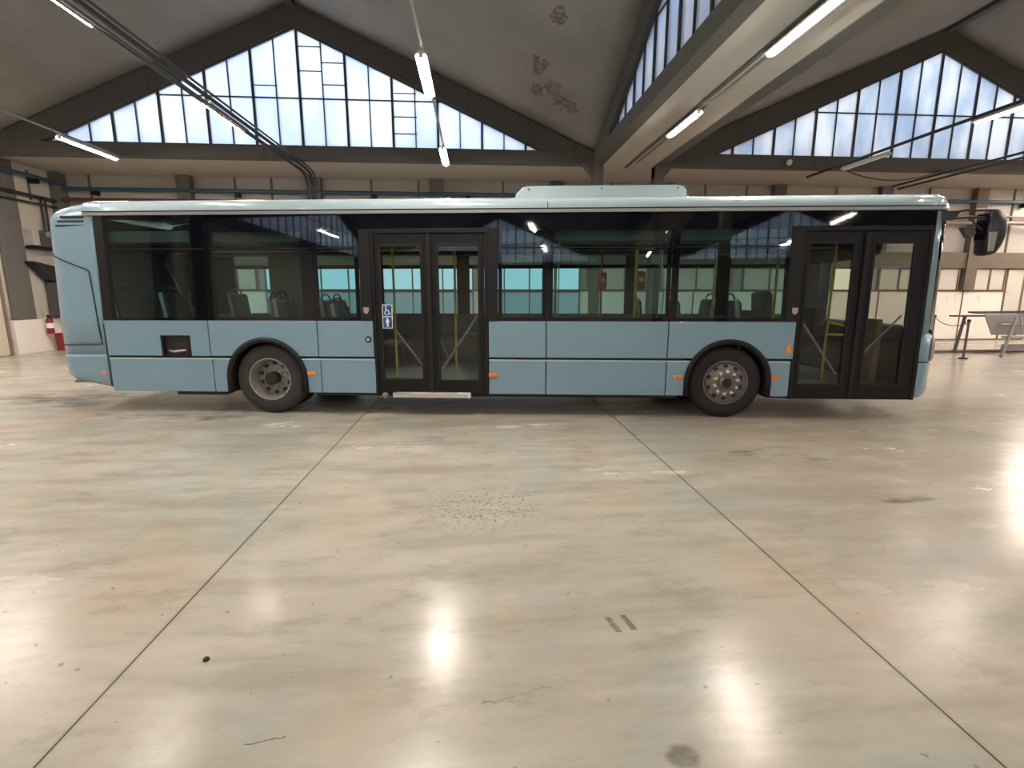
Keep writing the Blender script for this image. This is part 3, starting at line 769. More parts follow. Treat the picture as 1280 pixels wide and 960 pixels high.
# wheels
def wheel(cx, cz, R, y, rear, mirror=False):
    q = 1 if not mirror else -1
    nm = 'wheel'
    w = MB(); yy = y
    prof = [(.285,.02*q),(.30,.0),(.36,-.012*q),(.42,-.008*q),(.452,.015*q),(R-.004,.05*q),(R,.09*q),(R,.20*q),(R-.01,.26*q),(.40,.30*q),(.285,.29*q)]
    tyre = MB().lathe(prof, (cx,yy,cz), 'y', 64).build('wheel', 'tyre' if rear else 'tyre_dk', bus, smooth=True)
    ry = MB().lathe([(.292,.02*q),(.288,.000*q),(.276,.0),(.268,.02*q),(.262,.05*q),(.248,.07*q),(.24,.16*q if rear else .05*q)], (cx,yy,cz), 'y', 56)
    ry.build('rim_ring', 'rim' if rear else 'rim_fr', tyre, smooth=True)
    dd = .17 if rear else .045
    MB().lathe([(.262,(dd-.03)*q),(.235,dd*q),(.17,(dd-.01)*q),(.14,(dd-.025)*q),(.10,(dd-.028)*q),(.001,(dd-.028)*q)] if rear else
               [(.262,(dd-.03)*q),(.235,(dd-.0)*q),(.19,(dd-.012)*q),(.165,(dd-.03)*q),(.10,(dd-.035)*q),(.001,(dd-.035)*q)], (cx,yy,cz), 'y', 56).build('rim_disc', 'rim_in' if rear else 'rim_fr', tyre, smooth=True)
    if mirror: return tyre
    hb = MB()
    n = 10 if rear else 10
    for k in range(n):
        a = 2*PI*(k+.5)/n; rr = .20 if rear else .215
        c = Vector((cx+rr*math.cos(a), yy+dd*q-(.022 if rear else .014), cz+rr*math.sin(a)))
        pts = []
        for j in range(12):
            b = 2*PI*j/12
            d = Vector((math.cos(a),0,math.sin(a)))*math.cos(b)*.022+Vector((-math.sin(a),0,math.cos(a)))*math.sin(b)*.032
            pts.append(c+d)
        hb.prism(pts, (0,.012,0))
    hb.build('rim_hole', 'black', tyre)
    if rear:
        MB().lathe([(.001,-.02),(.07,-.018),(.085,0),(.088,.14)], (cx+.0,yy+.03,cz), 'y', 28).build('hub', 'black', tyre, smooth=True)
        nb = MB()
        for k in range(10):
            a = 2*PI*k/10; nb.lathe([(.001,-.03),(.012,-.028),(.014,0)], (cx+.125*math.cos(a), yy+.145, cz+.125*math.sin(a)), 'y', 8)
        nb.build('wheel_nut', 'rim_in', tyre)
    else:
        MB().lathe([(.001,-.045),(.07,-.043),(.095,-.02),(.105,.03)], (cx,yy,cz), 'y', 28).build('hub', 'rim_fr', tyre, smooth=True)
        MB().lathe([(.001,-.05),(.06,-.049),(.068,-.042)], (cx,yy,cz), 'y', 28).build('hub_cap', 'black', tyre, smooth=True)
        for k in range(10):
            a = 2*PI*(k+.35)/10
            c = (cx+.148*math.cos(a), yy-.01, cz+.148*math.sin(a))
            nb = MB().lathe([(.001,-.035),(.014,-.032),(.019,-.01),(.019,.02)], c, 'y', 10)
            b2 = a+(.9 if k % 2 else -.9)
            nb.prism([(c[0]+.016*math.cos(b2+1.9), c[1]-.012, c[2]+.016*math.sin(b2+1.9)), (c[0]+.042*math.cos(b2+.6*0+PI*.5), c[1]-.012, c[2]+.042*math.sin(b2+PI*.5)), (c[0]+.016*math.cos(b2+1.2), c[1]-.012, c[2]+.016*math.sin(b2+1.2))], (0,-.01,0))
            nb.build('wheel_nut_indicator', 'lime' if k == 4 else 'nutw', tyre, label='lime green wheel nut indicator' if k == 4 else None)
    return tyre
for i, (cx, cz, R) in enumerate(WH):
    wheel(cx, R-.006, R, .045, i == 0)
    wheel(cx, R-.006, R, 2.455, i == 0, True)
    if i == 0: MB().lathe([(.3,.0),(R-.03,.02),(R,.05),(R,.2),(.3,.24)], (cx,.37,R-.006), 'y', 40).build('inner_wheel', 'tyre_dk', bus, smooth=True)

# tail shell: near corner, tail, far corner
def zlow(s): # the skirt sweeps up towards the tail
    x = perim_r(s).x; return SKIRT+.035+max(0, (-2.16-x))*.19
zs_r = [None]
mb = MB(); rows = []
S0, S1 = -(XK*-1-2.19)+0, 0
s_start = XK-(-2.196)   # negative: near side start at x=-2.196
ss = lin(s_start, RR*PI+WID-2*RR-s_start, 60)
for z, ins in ((0,.05),(.05,.015),(.16,.0),(.76,0),(.80,.004)): rows.append([P3(perim_r(s, ins), zlow(s)+z if z < .7 else z) for s in ss])
mb.grid(rows); mb.build('tail_bumper', 'teal', bus, smooth=True, solid=.01)
mb = MB(); rows = []
for z, ins in ((.80,.006),(1.26,.012),(1.9,.034),(2.3,.045),(2.5,.052),(2.62,.058),(2.70,.08),(2.75,.11),(2.785,.155),(2.81,.22),(2.825,.31)):
    rows.append([P3(perim_r(s, ins), z-max(0,(-2.35-perim_r(s).x))*.20*max(0,min(1,(z-2.35)/.45))) for s in ss])
mb.grid(rows); tl = mb.build('tail_body', 'teal', bus, smooth=True, solid=.01)
MB().grid([[P3(perim_r(s, .004), z) for s in lin(s_start+.01, .45, 16)] for z in (.738,.756)]).build('tail_highlight', 'teal_light', bus, solid=.012)  # pale strip carries the painted highlight on round the tail
# engine hatch outline
def onr(x, z, off=-.004):
    """near-side skin point at the tail for a given x"""
    if x > XK: s = XK-x
    else: s = RR*math.asin(min(1, (XK-x)/RR))
    ins = 0 if z < .8 else .012+(z-1.26)*.034 if z > 1.26 else .008
    return P3(perim_r(s, ins+off), z)
def seam(path, r=.009, nm='panel_seam', m='black', fn=onr):
    pts = []
    for (x0, z0), (x1, z1) in zip(path[:-1], path[1:]):
        for u in lin(0, 1, 10)[:-1]: pts.append(fn(x0+(x1-x0)*u, z0+(z1-z0)*u))
    pts.append(fn(*path[-1])); return MB().tube(pts, r, 6).build(nm, m, bus, smooth=True)
seam([(-2.93,2.16),(-2.80,2.10),(-2.34,1.925),(-2.315,1.89),(-2.255,.935),(-2.86,.925)])
seam([(-2.205,1.22),(-2.198,.36)], .006)
# air slots
for k, (z, x0) in enumerate(((2.60,-2.62),(2.545,-2.68),(2.49,-2.72))):
    pts = [Vector(onr(x, z, -.002)) for x in lin(x0, -2.31, 10)]
    rows = [[p+Vector((0,0,dz)) for p in pts] for dz in (-.014,.014)]
    MB().grid(rows).build('air_slot', 'black', bus, solid=.012)
side(rect(-2.31,-2.245,.53,.56), 'orange', 'side_marker', y=-.012, th=.02)
# tail face (far from view): window, lights, plate area
MB().box(-3.03,-3.0,.45,2.05,1.45,2.2).build('rear_window', 'blackgl', bus, bevel=.03)
for y in (.28, 2.1): MB().box(-3.03,-2.98,y-.05,y+.12,.8,1.3).build('tail_light', 'extred', bus, bevel=.02)

# roof edge and roof
prof = [(2.615,.043),(2.64,.032),(2.655,.034),(2.66,.046),(2.70,.052),(2.735,.06),(2.77,.085),(2.80,.13),(2.82,.20),(2.835,.28)]
ca = MB(); n = 30
sR = lin(-2.30, XF, 30)
ringL = lambda z, i: [P3(perim(s, i), z) for s in sR]
rows = [ringL(z, i) for z, i in prof]+[[(s, y, 2.835+.05*math.sin(PI*(y-.28)/(WID-.56))) for s in sR] for y in lin(.35, WID-.35, 8)]+[[(s, WID-i, z) for s in sR] for z, i in prof[::-1]]
ca.grid(rows); ca.build('roof', 'teal_light', bus, smooth=True, solid=.008)
# dark drip line in the roof edge
MB().grid([[P3(perim(s, .024), z) for s in lin(-2.3, 8.55, 20)] for z in (2.654, 2.668)]).build('drip_rail', 'char', bus, solid=.02)
MB().grid([[P3(perim(s, .026), z) for s in lin(-2.3, 8.5, 20)] for z in (2.617, 2.653)]).build('roof_edge_strip', 'edge', bus, solid=.006)
MB().prism([(3.318+.42,.028,2.62),(3.326+.42,.028,2.62),(3.326+.42,.045,2.74),(3.318+.42,.045,2.74)], (0,.01,0)).build('roof_joint', 'char', bus)
# nose cap of the roof
mb = MB(); rows = []
for z, i in prof: rows.append([P3(perim(s, min(i, .27)+.0), z) for s in lin(XF-.02, END+.02, 48)])
mb.grid(rows); k = len(rows); mb.f.append(tuple(range((k-1)*49, k*49)))
mb.build('roof_front_cap', 'teal_light', bus, smooth=True, solid=.006)
mb = MB().add([(-2.30,.28,2.835),(-2.30,WID-.28,2.835),(-2.60,WID-.34,2.77),(-2.95,WID-.6,2.70),(-2.95,.6,2.70),(-2.60,.34,2.77)], [(0,1,2,3,4,5)]); mb.build('roof_rear_cap', 'teal_light', bus, solid=.01)
# air conditioning pod
ac = tag(MB().grid([[ (x, y, z) for x, z in ((3.30,2.80),(3.33,2.90),(3.42,2.985),(3.52,3.0),(5.40,3.0),(5.50,2.985),(5.54,2.93),(5.55,2.80))] for y in (.36,.42,1.25,2.08,2.14)]).build('air_conditioner', 'teal_light', bus, bevel=.01))
mb = MB()
pr = ((3.30,2.80),(3.33,2.90),(3.42,2.985),(3.52,3.0),(5.40,3.0),(5.50,2.985),(5.54,2.93),(5.55,2.80))
mb.prism([(x,.36,z) for x, z in pr], (0,1.78,0)); mb.build('air_conditioner_cover', 'teal_light', ac, bevel=.02)
MB().box(3.34,5.55,.345,.36,2.825,2.838).build('seal', 'black', ac)
for x in (3.50,4.44,5.42): MB().lathe([(.001,-.01),(.012,-.008),(.014,0)], (x,.357,2.95), 'y', 10).build('screw', 'chrome', ac)

# glazing along the side: black bonded glass with clear panes
def glasspane(x0, x1, z0, z1, m, nm, y=.0, th=.006): return side(rect(x0, x1, z0, z1), m, nm, y=y, th=th, bevel=0)
WT = 2.615
def window(x0, x1, cx0, cx1, clears):
    """outer black-edged pane unit x0..x1, with clear openings"""
    fr = MB()
    def q(a, b, z0, z1): fr.prism([(a,.002+tum(z0),z0),(b,.002+tum(z0),z0),(b,.002+tum(z1),z1),(a,.002+tum(z1),z1)], (0,.008,0))
    q(x0, x1, WIN0+.004, clears[0][0]); q(x0, x1, clears[-1][1], WT)
    for (a0, a1), (b0, b1) in zip(clears[:-1], clears[1:]): q(x0, x1, a1, b0)
    for z0, z1 in clears:
        q(x0, cx0, z0, z1); q(cx1, x1, z0, z1)
    f = fr.build('side_window', 'blackgl', bus)
    for z0, z1 in clears:
        MB().prism([(cx0,.004+tum(z0),z0),(cx1,.004+tum(z0),z0),(cx1,.004+tum(z1),z1),(cx0,.004+tum(z1),z1)], (0,.005,0)).build('window_pane', 'tint', f)
    MB().box(x0+.03, x1-.03, tum(2.19)-.008, tum(2.19)+.004, 2.183, 2.197).build('sash_rail', 'char', f)
    return f
window(-2.05, -.70, -2.01, -.90, [(1.30,2.14),(2.22,2.56)])
window(-.694, .715, -.61, .55, [(1.31,2.16),(2.22,2.40)])
window(.721, 1.315, .77, 1.26, [(1.31,2.16),(2.22,2.40)])
window(3.12, 3.745, 3.17, 3.69, [(1.31,2.16),(2.22,2.40)])
window(3.751, 5.305, 3.82, 5.25, [(1.31,2.16),(2.22,2.40)])
window(5.311, 6.75, 5.40, 6.70, [(1.31,2.16),(2.22,2.40)])
for a, b in ((1.321,3.114),(6.756,8.47)):
    side(rect(a, b, 2.435, WT), 'blackgl', 'fascia_glass', y=.002, th=.01, bevel=0)
# charcoal pillars
side([(-2.19,WIN0),(-2.055,WIN0),(-2.055,WT),(-2.175,WT)], 'char', 'window_pillar', y=-.004)
side([(1.32,WIN0),(1.47,WIN0),(1.47,2.43),(1.32,2.43)], 'char', 'window_pillar', y=-.006)
side([(2.985,WIN0),(3.115,WIN0),(3.115,2.43),(2.985,2.43)], 'char', 'window_pillar', y=-.006)
side([(6.755,WIN0),(6.93,WIN0),(6.895,2.43),(6.755,2.43)], 'char', 'window_pillar', y=-.006)
# badges, lock, markers
def shield(x, z):
    p = [(-.035,.04),(.035,.04),(.036,-.005),(.022,-.035),(0,-.048),(-.022,-.035),(-.036,-.005)]
    MB().prism([(x+a, -.014+tum(z), z+b) for a, b in p], (0,.02,0)).build('shield_badge', 'beige', bus)
shield(1.392,1.40); shield(6.86,1.40)
lk = MB().lathe([(.001,-.012),(.022,-.012),(.022,-.004)], (1.40,0,1.02), 'y', 20).build('door_lock', 'alu', bus)
MB().lathe([(.022,-.004),(.024,-.010),(.042,-.008),(.044,.002)], (1.40,0,1.02), 'y', 24).build('lock_ring', 'rubber', lk)
MB().lathe([(.001,-.014),(.006,-.014),(.006,-.01)], (1.40,0,1.02), 'y', 10).build('keyhole', 'black', lk)
for x, z, c in ((.60,.558,'amber'),(3.05,.555,'orange'),(5.455,.548,'amber'),(6.69,.548,'orange')):
    f = side(rect(x-.06,x+.06,z-.026,z+.026), c, 'side_marker', y=-.014, th=.016, bevel=.008)
    if c == 'amber': MB().lathe([(.001,-.02),(.014,-.019),(.018,-.012)], (x,0,z), 'y', 12).build('marker_bulb', 'orange', f)
f = side([(6.815,.86),(6.86,.86),(6.865,.90),(6.845,.93),(6.86,.95),(6.855,.975),(6.80,.975),(6.80,.90)], 'amber', 'turn_signal', y=-.016, th=.018, bevel=.005)

# middle doors -------------------------------------------------------
def doorway(x0, x1, z0, z1, leaves, nm):
    """leaves: (x0, x1, glass x0, glass x1, gz0, gz1)"""
    fr = MB()
    fr.prism([(x, .0+tum(z), z) for x, z in rect(x0, x0+.045, z0, z1)], (0,.12,0))
    fr.prism([(x, .0+tum(z), z) for x, z in rect(x1-.045, x1, z0, z1)], (0,.12,0))
    fr.prism([(x, -.004+tum(z), z) for x, z in rect(x0, x1, z1-.055, z1)], (0,.12,0))
    fr.build(nm+'_frame', 'char', bus, bevel=.006)
    for i, (a, b, ga, gb, gz0, gz1) in enumerate(leaves):
        m = MB()
        def q(u0, u1, w0, w1, y=.012): m.prism([(u, y+tum(w), w) for u, w in rect(u0, u1, w0, w1)], (0,.035,0))
        q(a, ga, z0+.02, z1-.06); q(gb, b, z0+.02, z1-.06); q(ga, gb, z0+.02, gz0); q(ga, gb, gz1, z1-.06)
        lf = m.build(nm, 'char2', bus, bevel=.004)
        MB().prism([(u, .03+tum(w), w) for u, w in rect(ga, gb, gz0, gz1)], (0,.006,0)).build('door_pane', 'door_glass', lf)
        e = MB()
        for u0, u1, w0, w1 in ((ga-.02,ga+.01,gz0-.02,gz1+.02),(gb-.01,gb+.02,gz0-.02,gz1+.02),(ga,gb,gz0-.02,gz0+.01),(ga,gb,gz1-.01,gz1+.02)):
            e.prism([(u, .006+tum(w), w) for u, w in rect(u0, u1, w0, w1)], (0,.03,0))
        e.build('pane_seal', 'rubber', lf, bevel=.004)
doorway(1.465, 2.985, .275, 2.43, [(1.515,2.222,1.59,2.12,.49,2.22),(2.232,2.935,2.34,2.865,.475,2.225)], 'middle_door')
MB().box(2.20,2.255,-.004,.02,.30,2.36).build('door_edge_rubber', 'rubber', bus, bevel=.008)
MB().box(1.47,2.98,.05,.3,.255,.36).build('door_sill', 'char', bus)
rp = MB().box(1.71,2.752,-.05,.06,.250,.318).build('ramp_plate', 'alu', bus, bevel=.006)
MB().box(1.73,2.73,-.054,-.05,.303,.315).build('ramp_edge', 'chrome', rp)
MB().box(2.72,2.752,-.056,-.05,.252,.312).build('ramp_end_cap', 'white', rp)
MB().lathe([(.001,-.03),(.03,-.025),(.045,0),(.03,.03),(.001,.03)], (1.59,.02,.27), 'y', 12).build('ramp_hinge', 'int_grey', bus, smooth=True)
# wheelchair and pedestrian sticker
st = side(rect(1.60,1.735,1.165,1.475), 'white', 'access_sticker', y=.0025, th=.003, bevel=0)
SY = .0
def sp(pts, m, nm, y=-.0006): MB().prism([(x, y+tum(z), z) for x, z in pts], (0,.0025,0)).build(nm, m, st)
sp(rect(1.610,1.725,1.325,1.465), 'signblue', 'sign_field'); sp(rect(1.610,1.725,1.175,1.313), 'signblue', 'sign_field')
ic = MB()
def icp(pts): ic.prism([(x, -.002+tum(z), z) for x, z in pts], (0,.003,0))
def circ(cx, cz, r, n=14): return [(cx+r*math.cos(2*PI*k/n), cz+r*math.sin(2*PI*k/n)) for k in range(n)]
icp(circ(1.652,1.448,.010))
icp([(1.645,1.435),(1.658,1.435),(1.660,1.405),(1.684,1.405),(1.684,1.396),(1.646,1.396)])
icp([(1.675,1.398),(1.686,1.402),(1.700,1.358),(1.716,1.364),(1.719,1.355),(1.694,1.345)])
for k in range(14):  # wheel ring
    a0 = PI*.62+k*(PI*1.25)/14; a1 = PI*.62+(k+1)*(PI*1.25)/14; cx, cz = 1.662, 1.368
    icp([(cx+.034*math.cos(a0), cz+.030*math.sin(a0)), (cx+.034*math.cos(a1), cz+.030*math.sin(a1)), (cx+.025*math.cos(a1), cz+.022*math.sin(a1)), (cx+.025*math.cos(a0), cz+.022*math.sin(a0))])
ic.build('wheelchair_symbol', 'white', st)
ic = MB()
icp(circ(1.667,1.298,.010))
icp([(1.650,1.284),(1.684,1.284),(1.692,1.240),(1.684,1.238),(1.679,1.262),(1.679,1.186),(1.669,1.186),(1.667,1.232),(1.665,1.186),(1.655,1.186),(1.655,1.262),(1.650,1.238),(1.642,1.240)])
ic.build('person_symbol', 'white', st)

# front doors ---------------------------------------------------------
doorway(6.885, 8.46, .268, 2.43, [(6.93,7.655,6.985,7.53,.46,2.23),(7.665,8.42,7.775,8.25,.46,2.23)], 'front_door')
MB().box(7.635,7.685,-.004,.02,.30,2.36).build('door_edge_rubber', 'rubber', bus, bevel=.008)
MB().box(6.89,8.45,.05,.3,.262,.34).build('door_sill', 'char', bus)

# nose ----------------------------------------------------------------
def nose(s0, s1, zs, m, nm, n=40, solid=.012, **k): return wrap(s0, s1, zs, perim, n).build(nm, m, bus, smooth=True, solid=solid, **k)
E2 = 2*XF+0
full = lambda s: (XF+ (END-XF) - (s-XF))
nose(8.462, END, [(.27,.10),(.285,.055),(.33,.02),(.40,.0),(.74,0),(.745,.004)], 'teal', 'front_bumper')
nose(8.462, END, [(.752,.014),(1.12,.014)], 'teal', 'nose_panel')
nose(8.462, END, [(.744,.02),(.753,.02)], 'black', 'nose_seam')
# corner post in body colour, black edge, windscreen
nose(8.462, 8.545, [(1.12,.010),(2.0,.026),(2.60,.045)], 'teal', 'corner_post', n=6)
nose(8.545, 8.66, [(1.12,.014),(2.0,.03),(2.60,.05)], 'blackgl', 'windscreen_border', n=6)
nose(8.66, END-.21, [(1.14,.02),(2.0,.036),(2.46,.048)], 'wind', 'windscreen', solid=.006)
nose(8.66, END-.21, [(2.46,.044),(2.60,.05)], 'blackgl', 'destination_glass')
nose(END-.21, END, [(1.12,.014),(2.60,.045)], 'teal', 'corner_post', n=10)
nose(8.60, END-.15, [(1.10,.010),(1.15,.012)], 'black', 'windscreen_seal')
# headlamp on the corner
hl = wrap(8.70, 9.0, [(.76,.0),(.78,-.018),(.95,-.022),(1.06,-.012),(1.10,.01)], perim, 12).build('headlamp', 'alu', bus, smooth=True, solid=.03)
wrap(8.74, 8.97, [(.80,-.024),(.94,-.028),(1.03,-.018)], perim, 10).build('lamp_lens', 'white', hl, smooth=True, solid=.004)
wrap(END-.55, END-.25, [(.76,.0),(.78,-.018),(.95,-.022),(1.06,-.012),(1.10,.01)], perim, 12).build('headlamp', 'alu', bus, smooth=True, solid=.03)
# black block at the roof corner, clip on door head
MB().box(8.36,8.50,.03,.10,2.60,2.655).build('corner_bracket', 'black', bus, bevel=.01)

# mirror --------------------------------------------------------------
ma = MB()
ma.tube([(8.50,.12,2.565),(8.62,.06,2.58),(8.75,.0,2.60),(9.00,-.02,2.597),(9.07,-.02,2.58)], .013, 8)
ma.tube([(8.50,.12,2.50),(8.62,.04,2.505),(8.80,.0,2.515),(9.02,-.02,2.515)], .013, 8)
ma.prism([(8.50,.05,2.49),(8.66,.03,2.49),(8.72,.03,2.60),(8.50,.05,2.60)], (0,.05,0))
arm = ma.build('mirror_arm', 'mir', bus, smooth=True)
mh = MB(); rows = []
spec = [(2.615,9.06,9.085,.02),(2.60,9.03,9.13,.06),(2.55,9.00,9.175,.10),(2.47,8.985,9.215,.13),(2.38,8.975,9.225,.14),(2.28,8.975,9.215,.14),(2.18,8.985,9.185,.13),(2.10,8.99,9.145,.11),(2.075,9.01,9.10,.08),(2.065,9.03,9.07,.03)]
for z, x0, x1, d in spec:
    cx_, rx = (x0+x1)/2, (x1-x0)/2
    rows.append([(cx_+rx*math.copysign(abs(math.cos(a))**.75, math.cos(a)), .03+d*math.copysign(abs(math.sin(a))**.75, math.sin(a)), z) for a in [2*PI*k/24 for k in range(24)]])
mh.grid(rows, closed=True); mh.f.append(tuple(range(24))); mh.f.append(tuple(range(9*24, 10*24))[::-1])
mir = mh.build('side_mirror', 'mir', bus, smooth=True)
MB().box(8.968,8.985,-.06,.10,2.25,2.56).build('mirror_glass', 'blackgl', mir, bevel=.006)
MB().prism([(8.975,-.115,2.335),(9.06,-.115,2.335),(9.055,-.105,2.12),(9.00,-.105,2.11)], (0,.02,0)).build('mirror_marker', 'int_beige', mir, label='pale translucent lamp on the mirror')
MB().tube([(8.80,-.0,2.51),(8.86,-.02,2.44),(8.97,-.01,2.36)], .012, 8).build('mirror_brace', 'mir', mir, smooth=True)
MB().prism([(8.72,-.02,2.40),(8.86,-.02,2.42),(8.90,-.02,2.33),(8.84,-.02,2.265),(8.80,-.02,2.29)], (0,.07,0)).build('kerb_mirror', 'darkbox', bus, bevel=.01)

# far side --------------------------------------------------------------
FY = 2.44
MB().box(-2.3,8.45,FY,2.5,.30,1.25).build('far_side_panel', 'teal', bus)
MB().box(-2.3,8.45,FY-.03,FY,.43,1.25).build('far_side_lining', 'int_grey', bus)
MB().box(-2.3,8.45,FY,2.46,2.27,2.64).build('far_side_header', 'int_dark', bus)
pm = MB()
pill = [(-2.3,-1.78),(-.66,-.28),(.66,.90),(2.22,2.44),(3.72,3.84),(5.16,5.33),(6.72,6.95),(8.2,8.45)]
for a, b in pill: pm.box(a, b, FY-.02, 2.47, 1.25, 2.27)
pm.build('far_side_pillars', 'int_dark', bus)
for (a, b), (c, d) in zip(pill[:-1], pill[1:]):
    w = MB(); w.box(b, c, FY, 2.455, 2.05, 2.115); w.box(b, c, FY, 2.455, 1.25, 1.27)
    nn = 1 if c-b < 1.3 else 2
    f = w.build('far_side_window', 'int_dark', bus)
    MB().box(b, c, 2.46, 2.466, 1.25, 2.27).build('window_pane', 'tint_far', f)

# cabin fittings ------------------------------------------------------
def seat(x, y, z, m='seat', w=.44, facing=1):
    """x,y: middle of the cushion; facing +1 looks to the nose"""
    q = facing
    sh = MB()
    rows = []
    prof_ = [(-.22*q+.0,.40),(-.20*q,.42),(-.235*q,.75),(-.275*q,1.08),(-.285*q,1.12)]
    back = MB().prism([(x+.22*-q, y-w/2, z+.42),(x-.16*q, y-w/2, z+.42),(x-.235*q, y-w/2, z+1.06),(x-.27*q, y-w/2, z+1.10),(x-.30*q, y-w/2, z+1.08)], (0,w,0))
    root = back.build('passenger_seat', m, bus, bevel=.02)
    MB().box(x-.20, x+.22, y-w/2, y+w/2, z+.38, z+.46).build('seat_cushion', m, root, bevel=.02)
    MB().prism([(x-.235*q, y-w/2-.012, z+.38),(x-.20*q, y-w/2-.012, z+.38),(x-.28*q, y-w/2-.012, z+1.12),(x-.335*q, y-w/2-.012, z+1.10)], (0,.03,0)).build('seat_shell', 'seat_frame', root, bevel=.008)
    MB().tube([(x-.30*q, y-w*.38, z+1.02),(x-.315*q, y-w*.36, z+1.13),(x-.32*q, y-w*.2, z+1.18),(x-.32*q, y+w*.2, z+1.18),(x-.315*q, y+w*.36, z+1.13),(x-.30*q, y+w*.38, z+1.02)], .013, 8).build('grab_handle', 'int_dark', root, smooth=True)
    MB().box(x-.12, x+.12, y-w*.3, y+w*.3, z, z+.38).build('seat_base', 'int_dark', root)
RFZ = .80
for x in (-1.9, -1.2):
    for y in (.42, 1.95): seat(x, y, RFZ-.28)
for x, y, z in ((-.25,1.66,.55),(-.25,2.14,.55),(.48,1.66,.5),(.48,2.14,.5),(1.15,.46,.45),(.35,.46,.52),(1.2,1.66,.45),(1.2,2.14,.45),(.05,.9,.52)):
    seat(x, y, z-.08)
for x, y, m, f_ in ((5.55,1.95,'seat_green',1),(6.15,1.95,'seat_green',-1),(5.75,.5,'seat_green',1),(6.55,.5,'seat',1)):
    seat(x, y, .43, m, facing=f_)
# engine box in the tail and light-coloured partitions
MB().box(-2.85,-2.25,.12,2.3,.8,1.5).build('engine_cover', 'int_grey', bus, bevel=.02)
MB().box(-.86,-.52,1.85,2.38,.8,2.26).build('air_duct_column', 'int_beige', bus, bevel=.02)
MB().box(5.36,5.75,.75,.95,.43,.9).build('wheel_box', 'int_grey', bus)
MB().box(-.55,.55,.66,1.0,.43,1.12).build('wheel_box', 'int_dark', bus)
MB().box(5.55,6.65,.66,.9,.43,1.1).build('wheel_box', 'int_dark', bus)
def pole(pts, m='yellow', r=.017, nm='grab_pole'): return MB().tube(pts, r, 8).build(nm, m, bus, smooth=True)
pole([(1.60,.6,.43),(1.60,.6,2.36)]); pole([(2.47,.6,.43),(2.47,.6,2.36)]); pole([(4.98,.6,.43),(4.98,.6,2.36)], r=.022)
pole([(6.05,.6,.9),(6.05,.6,2.36)]); pole([(6.88,.6,.9),(6.88,.6,2.36)], r=.02); pole([(7.62,.6,.43),(7.63,.6,2.36)])
pole([(7.62,.6,1.23),(7.95,.62,1.16),(7.95,.62,1.05),(7.61,.6,1.06)]); pole([(3.9,1.0,.43),(3.9,1.0,2.36)], r=.014)
pole([(4.55,.9,.43),(4.55,.9,2.36)], 'valid', .014)
pole([(-1.95,.8,2.2),(-1.75,.8,2.22),(8.1,.8,2.24)], 'yellow', .014, 'ceiling_rail')
pole([(-1.45,.3,2.02),(-1.28,.3,1.62),(-1.02,.3,1.25)], 'chrome', .016); pole([(-1.12,.3,1.98),(-.98,.3,1.60),(-.80,.3,1.28)], 'chrome', .014)  # slanted chrome bars added to stand for reflections in the rear side window
pole([(2.05,1.2,1.30),(2.10,1.2,1.0),(2.25,1.2,.62)], 'steel', .016); pole([(2.75,1.6,.9),(2.75,1.6,1.28),(2.9,1.6,1.34)], 'yellow', .014)
# door operating bars behind the door panes
for a, b in (((1.76,.075,1.12),(2.09,.075,.68)), ((2.85,.075,1.34),(2.36,.075,.62)), ((6.96,.075,1.32),(7.50,.075,.58)), ((8.22,.075,1.34),(7.70,.075,.74))):
    MB().tube([a, b], .014, 8).build('door_bar', 'int_beige', bus, smooth=True)
for x, y in ((4.56,.95),(5.06,.68)):
    v = MB().box(x-.07, x+.07, y-.05, y+.05, 1.68, 1.92).build('ticket_validator', 'valid', bus, bevel=.025)
    MB().box(x-.03, x+.03, y-.056, y-.05, 1.78, 1.84).build('screen', 'white', v)
# clear divider with a bright rounded edge
dv = [(3.90,1.27),(3.90,2.32),(3.95,2.38),(5.14,2.38),(5.19,2.32),(5.19,1.27)]
MB().tube([(x,.14,z) for x, z in dv], .007, 6).build('divider_edge', 'steel', bus, smooth=True)
MB().tube([(5.21,.13,2.2),(5.22,.13,1.9),(5.25,.13,1.6),(5.24,.13,1.35)], .008, 6).build('divider_clip', 'chrome', bus, smooth=True)
# a ledge across from the middle doors
MB().box(2.4,3.7,2.2,2.4,.43,1.05).build('lean_panel', 'int_grey', bus); MB().box(2.4,3.7,2.15,2.4,.92,.95).build('lean_rail', 'int_beige', bus)
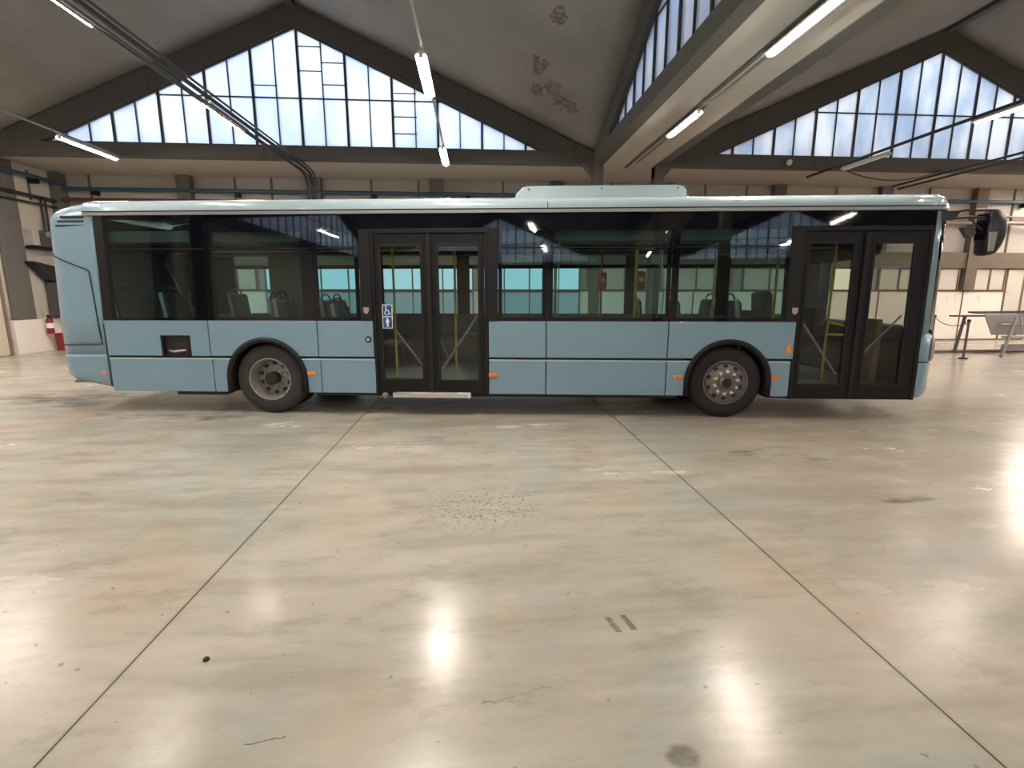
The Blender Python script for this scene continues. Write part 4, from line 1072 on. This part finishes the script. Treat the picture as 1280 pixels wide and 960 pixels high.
# driver's place
MB().box(8.15,8.62,.55,2.35,.43,1.20).build('dashboard', 'int_dark', bus, bevel=.04)
MB().box(8.12,8.2,.35,.60,.43,1.28).build('dash_end_panel', 'brown', bus, bevel=.02)
MB().box(7.0,7.06,1.2,2.4,.43,1.35).build('cab_partition', 'int_dark', bus, bevel=.01)
ds = MB().prism([(7.22,1.55,.85),(7.36,1.55,.85),(7.30,1.55,1.62),(7.24,1.55,1.66),(7.16,1.55,1.62)], (0,.5,0)).build('driver_seat', 'int_dark', bus, bevel=.03)
MB().box(7.2,7.72,1.55,2.05,.75,.88).build('seat_cushion', 'int_dark', ds, bevel=.03)
sw = MB(); c = Vector((7.95,1.8,1.30)); tl_ = math.radians(30)
sw.tube([c+Vector((.24*math.cos(a)*math.cos(tl_), .24*math.sin(a), .24*math.cos(a)*math.sin(tl_)*-1)) for a in [2*PI*k/24 for k in range(24)]], .018, 8, closed=True)
sw.tube([c, c+Vector((.15,0,-.35))], .03, 8)
sw.build('steering_wheel', 'black', bus, smooth=True)
MB().box(7.70,7.86,1.1,1.4,1.15,1.42).build('fare_machine', 'int_dark', bus, bevel=.02)
MB().prism([(7.80,.5,2.05),(8.15,.5,2.12),(8.2,.5,2.36),(7.80,.5,2.36)], (0,1.4,0)).build('overhead_locker', 'int_dark', bus, bevel=.02)

# ------------------------------------------------------------------ light and view
w = bpy.data.worlds.new('world'); bpy.context.scene.world = w; w.use_nodes = True
nt = w.node_tree; bg = nt.nodes['Background']; bg.inputs['Color'].default_value = (.80,.88,1.,1); bg.inputs['Strength'].default_value = 1.25
sc = bpy.context.scene
sc.view_settings.view_transform = 'Standard'; sc.view_settings.look = 'None'
sc.view_settings.exposure = 1.0; sc.view_settings.gamma = 1.; sc.view_settings.use_curve_mapping = False
try:
    sc.cycles.max_bounces = 10; sc.cycles.diffuse_bounces = 5; sc.cycles.glossy_bounces = 4; sc.cycles.transparent_max_bounces = 16
    sc.cycles.use_denoising = True; sc.cycles.sample_clamp_indirect = 6.; sc.cycles.caustics_reflective = False; sc.cycles.caustics_refractive = False
except Exception: pass
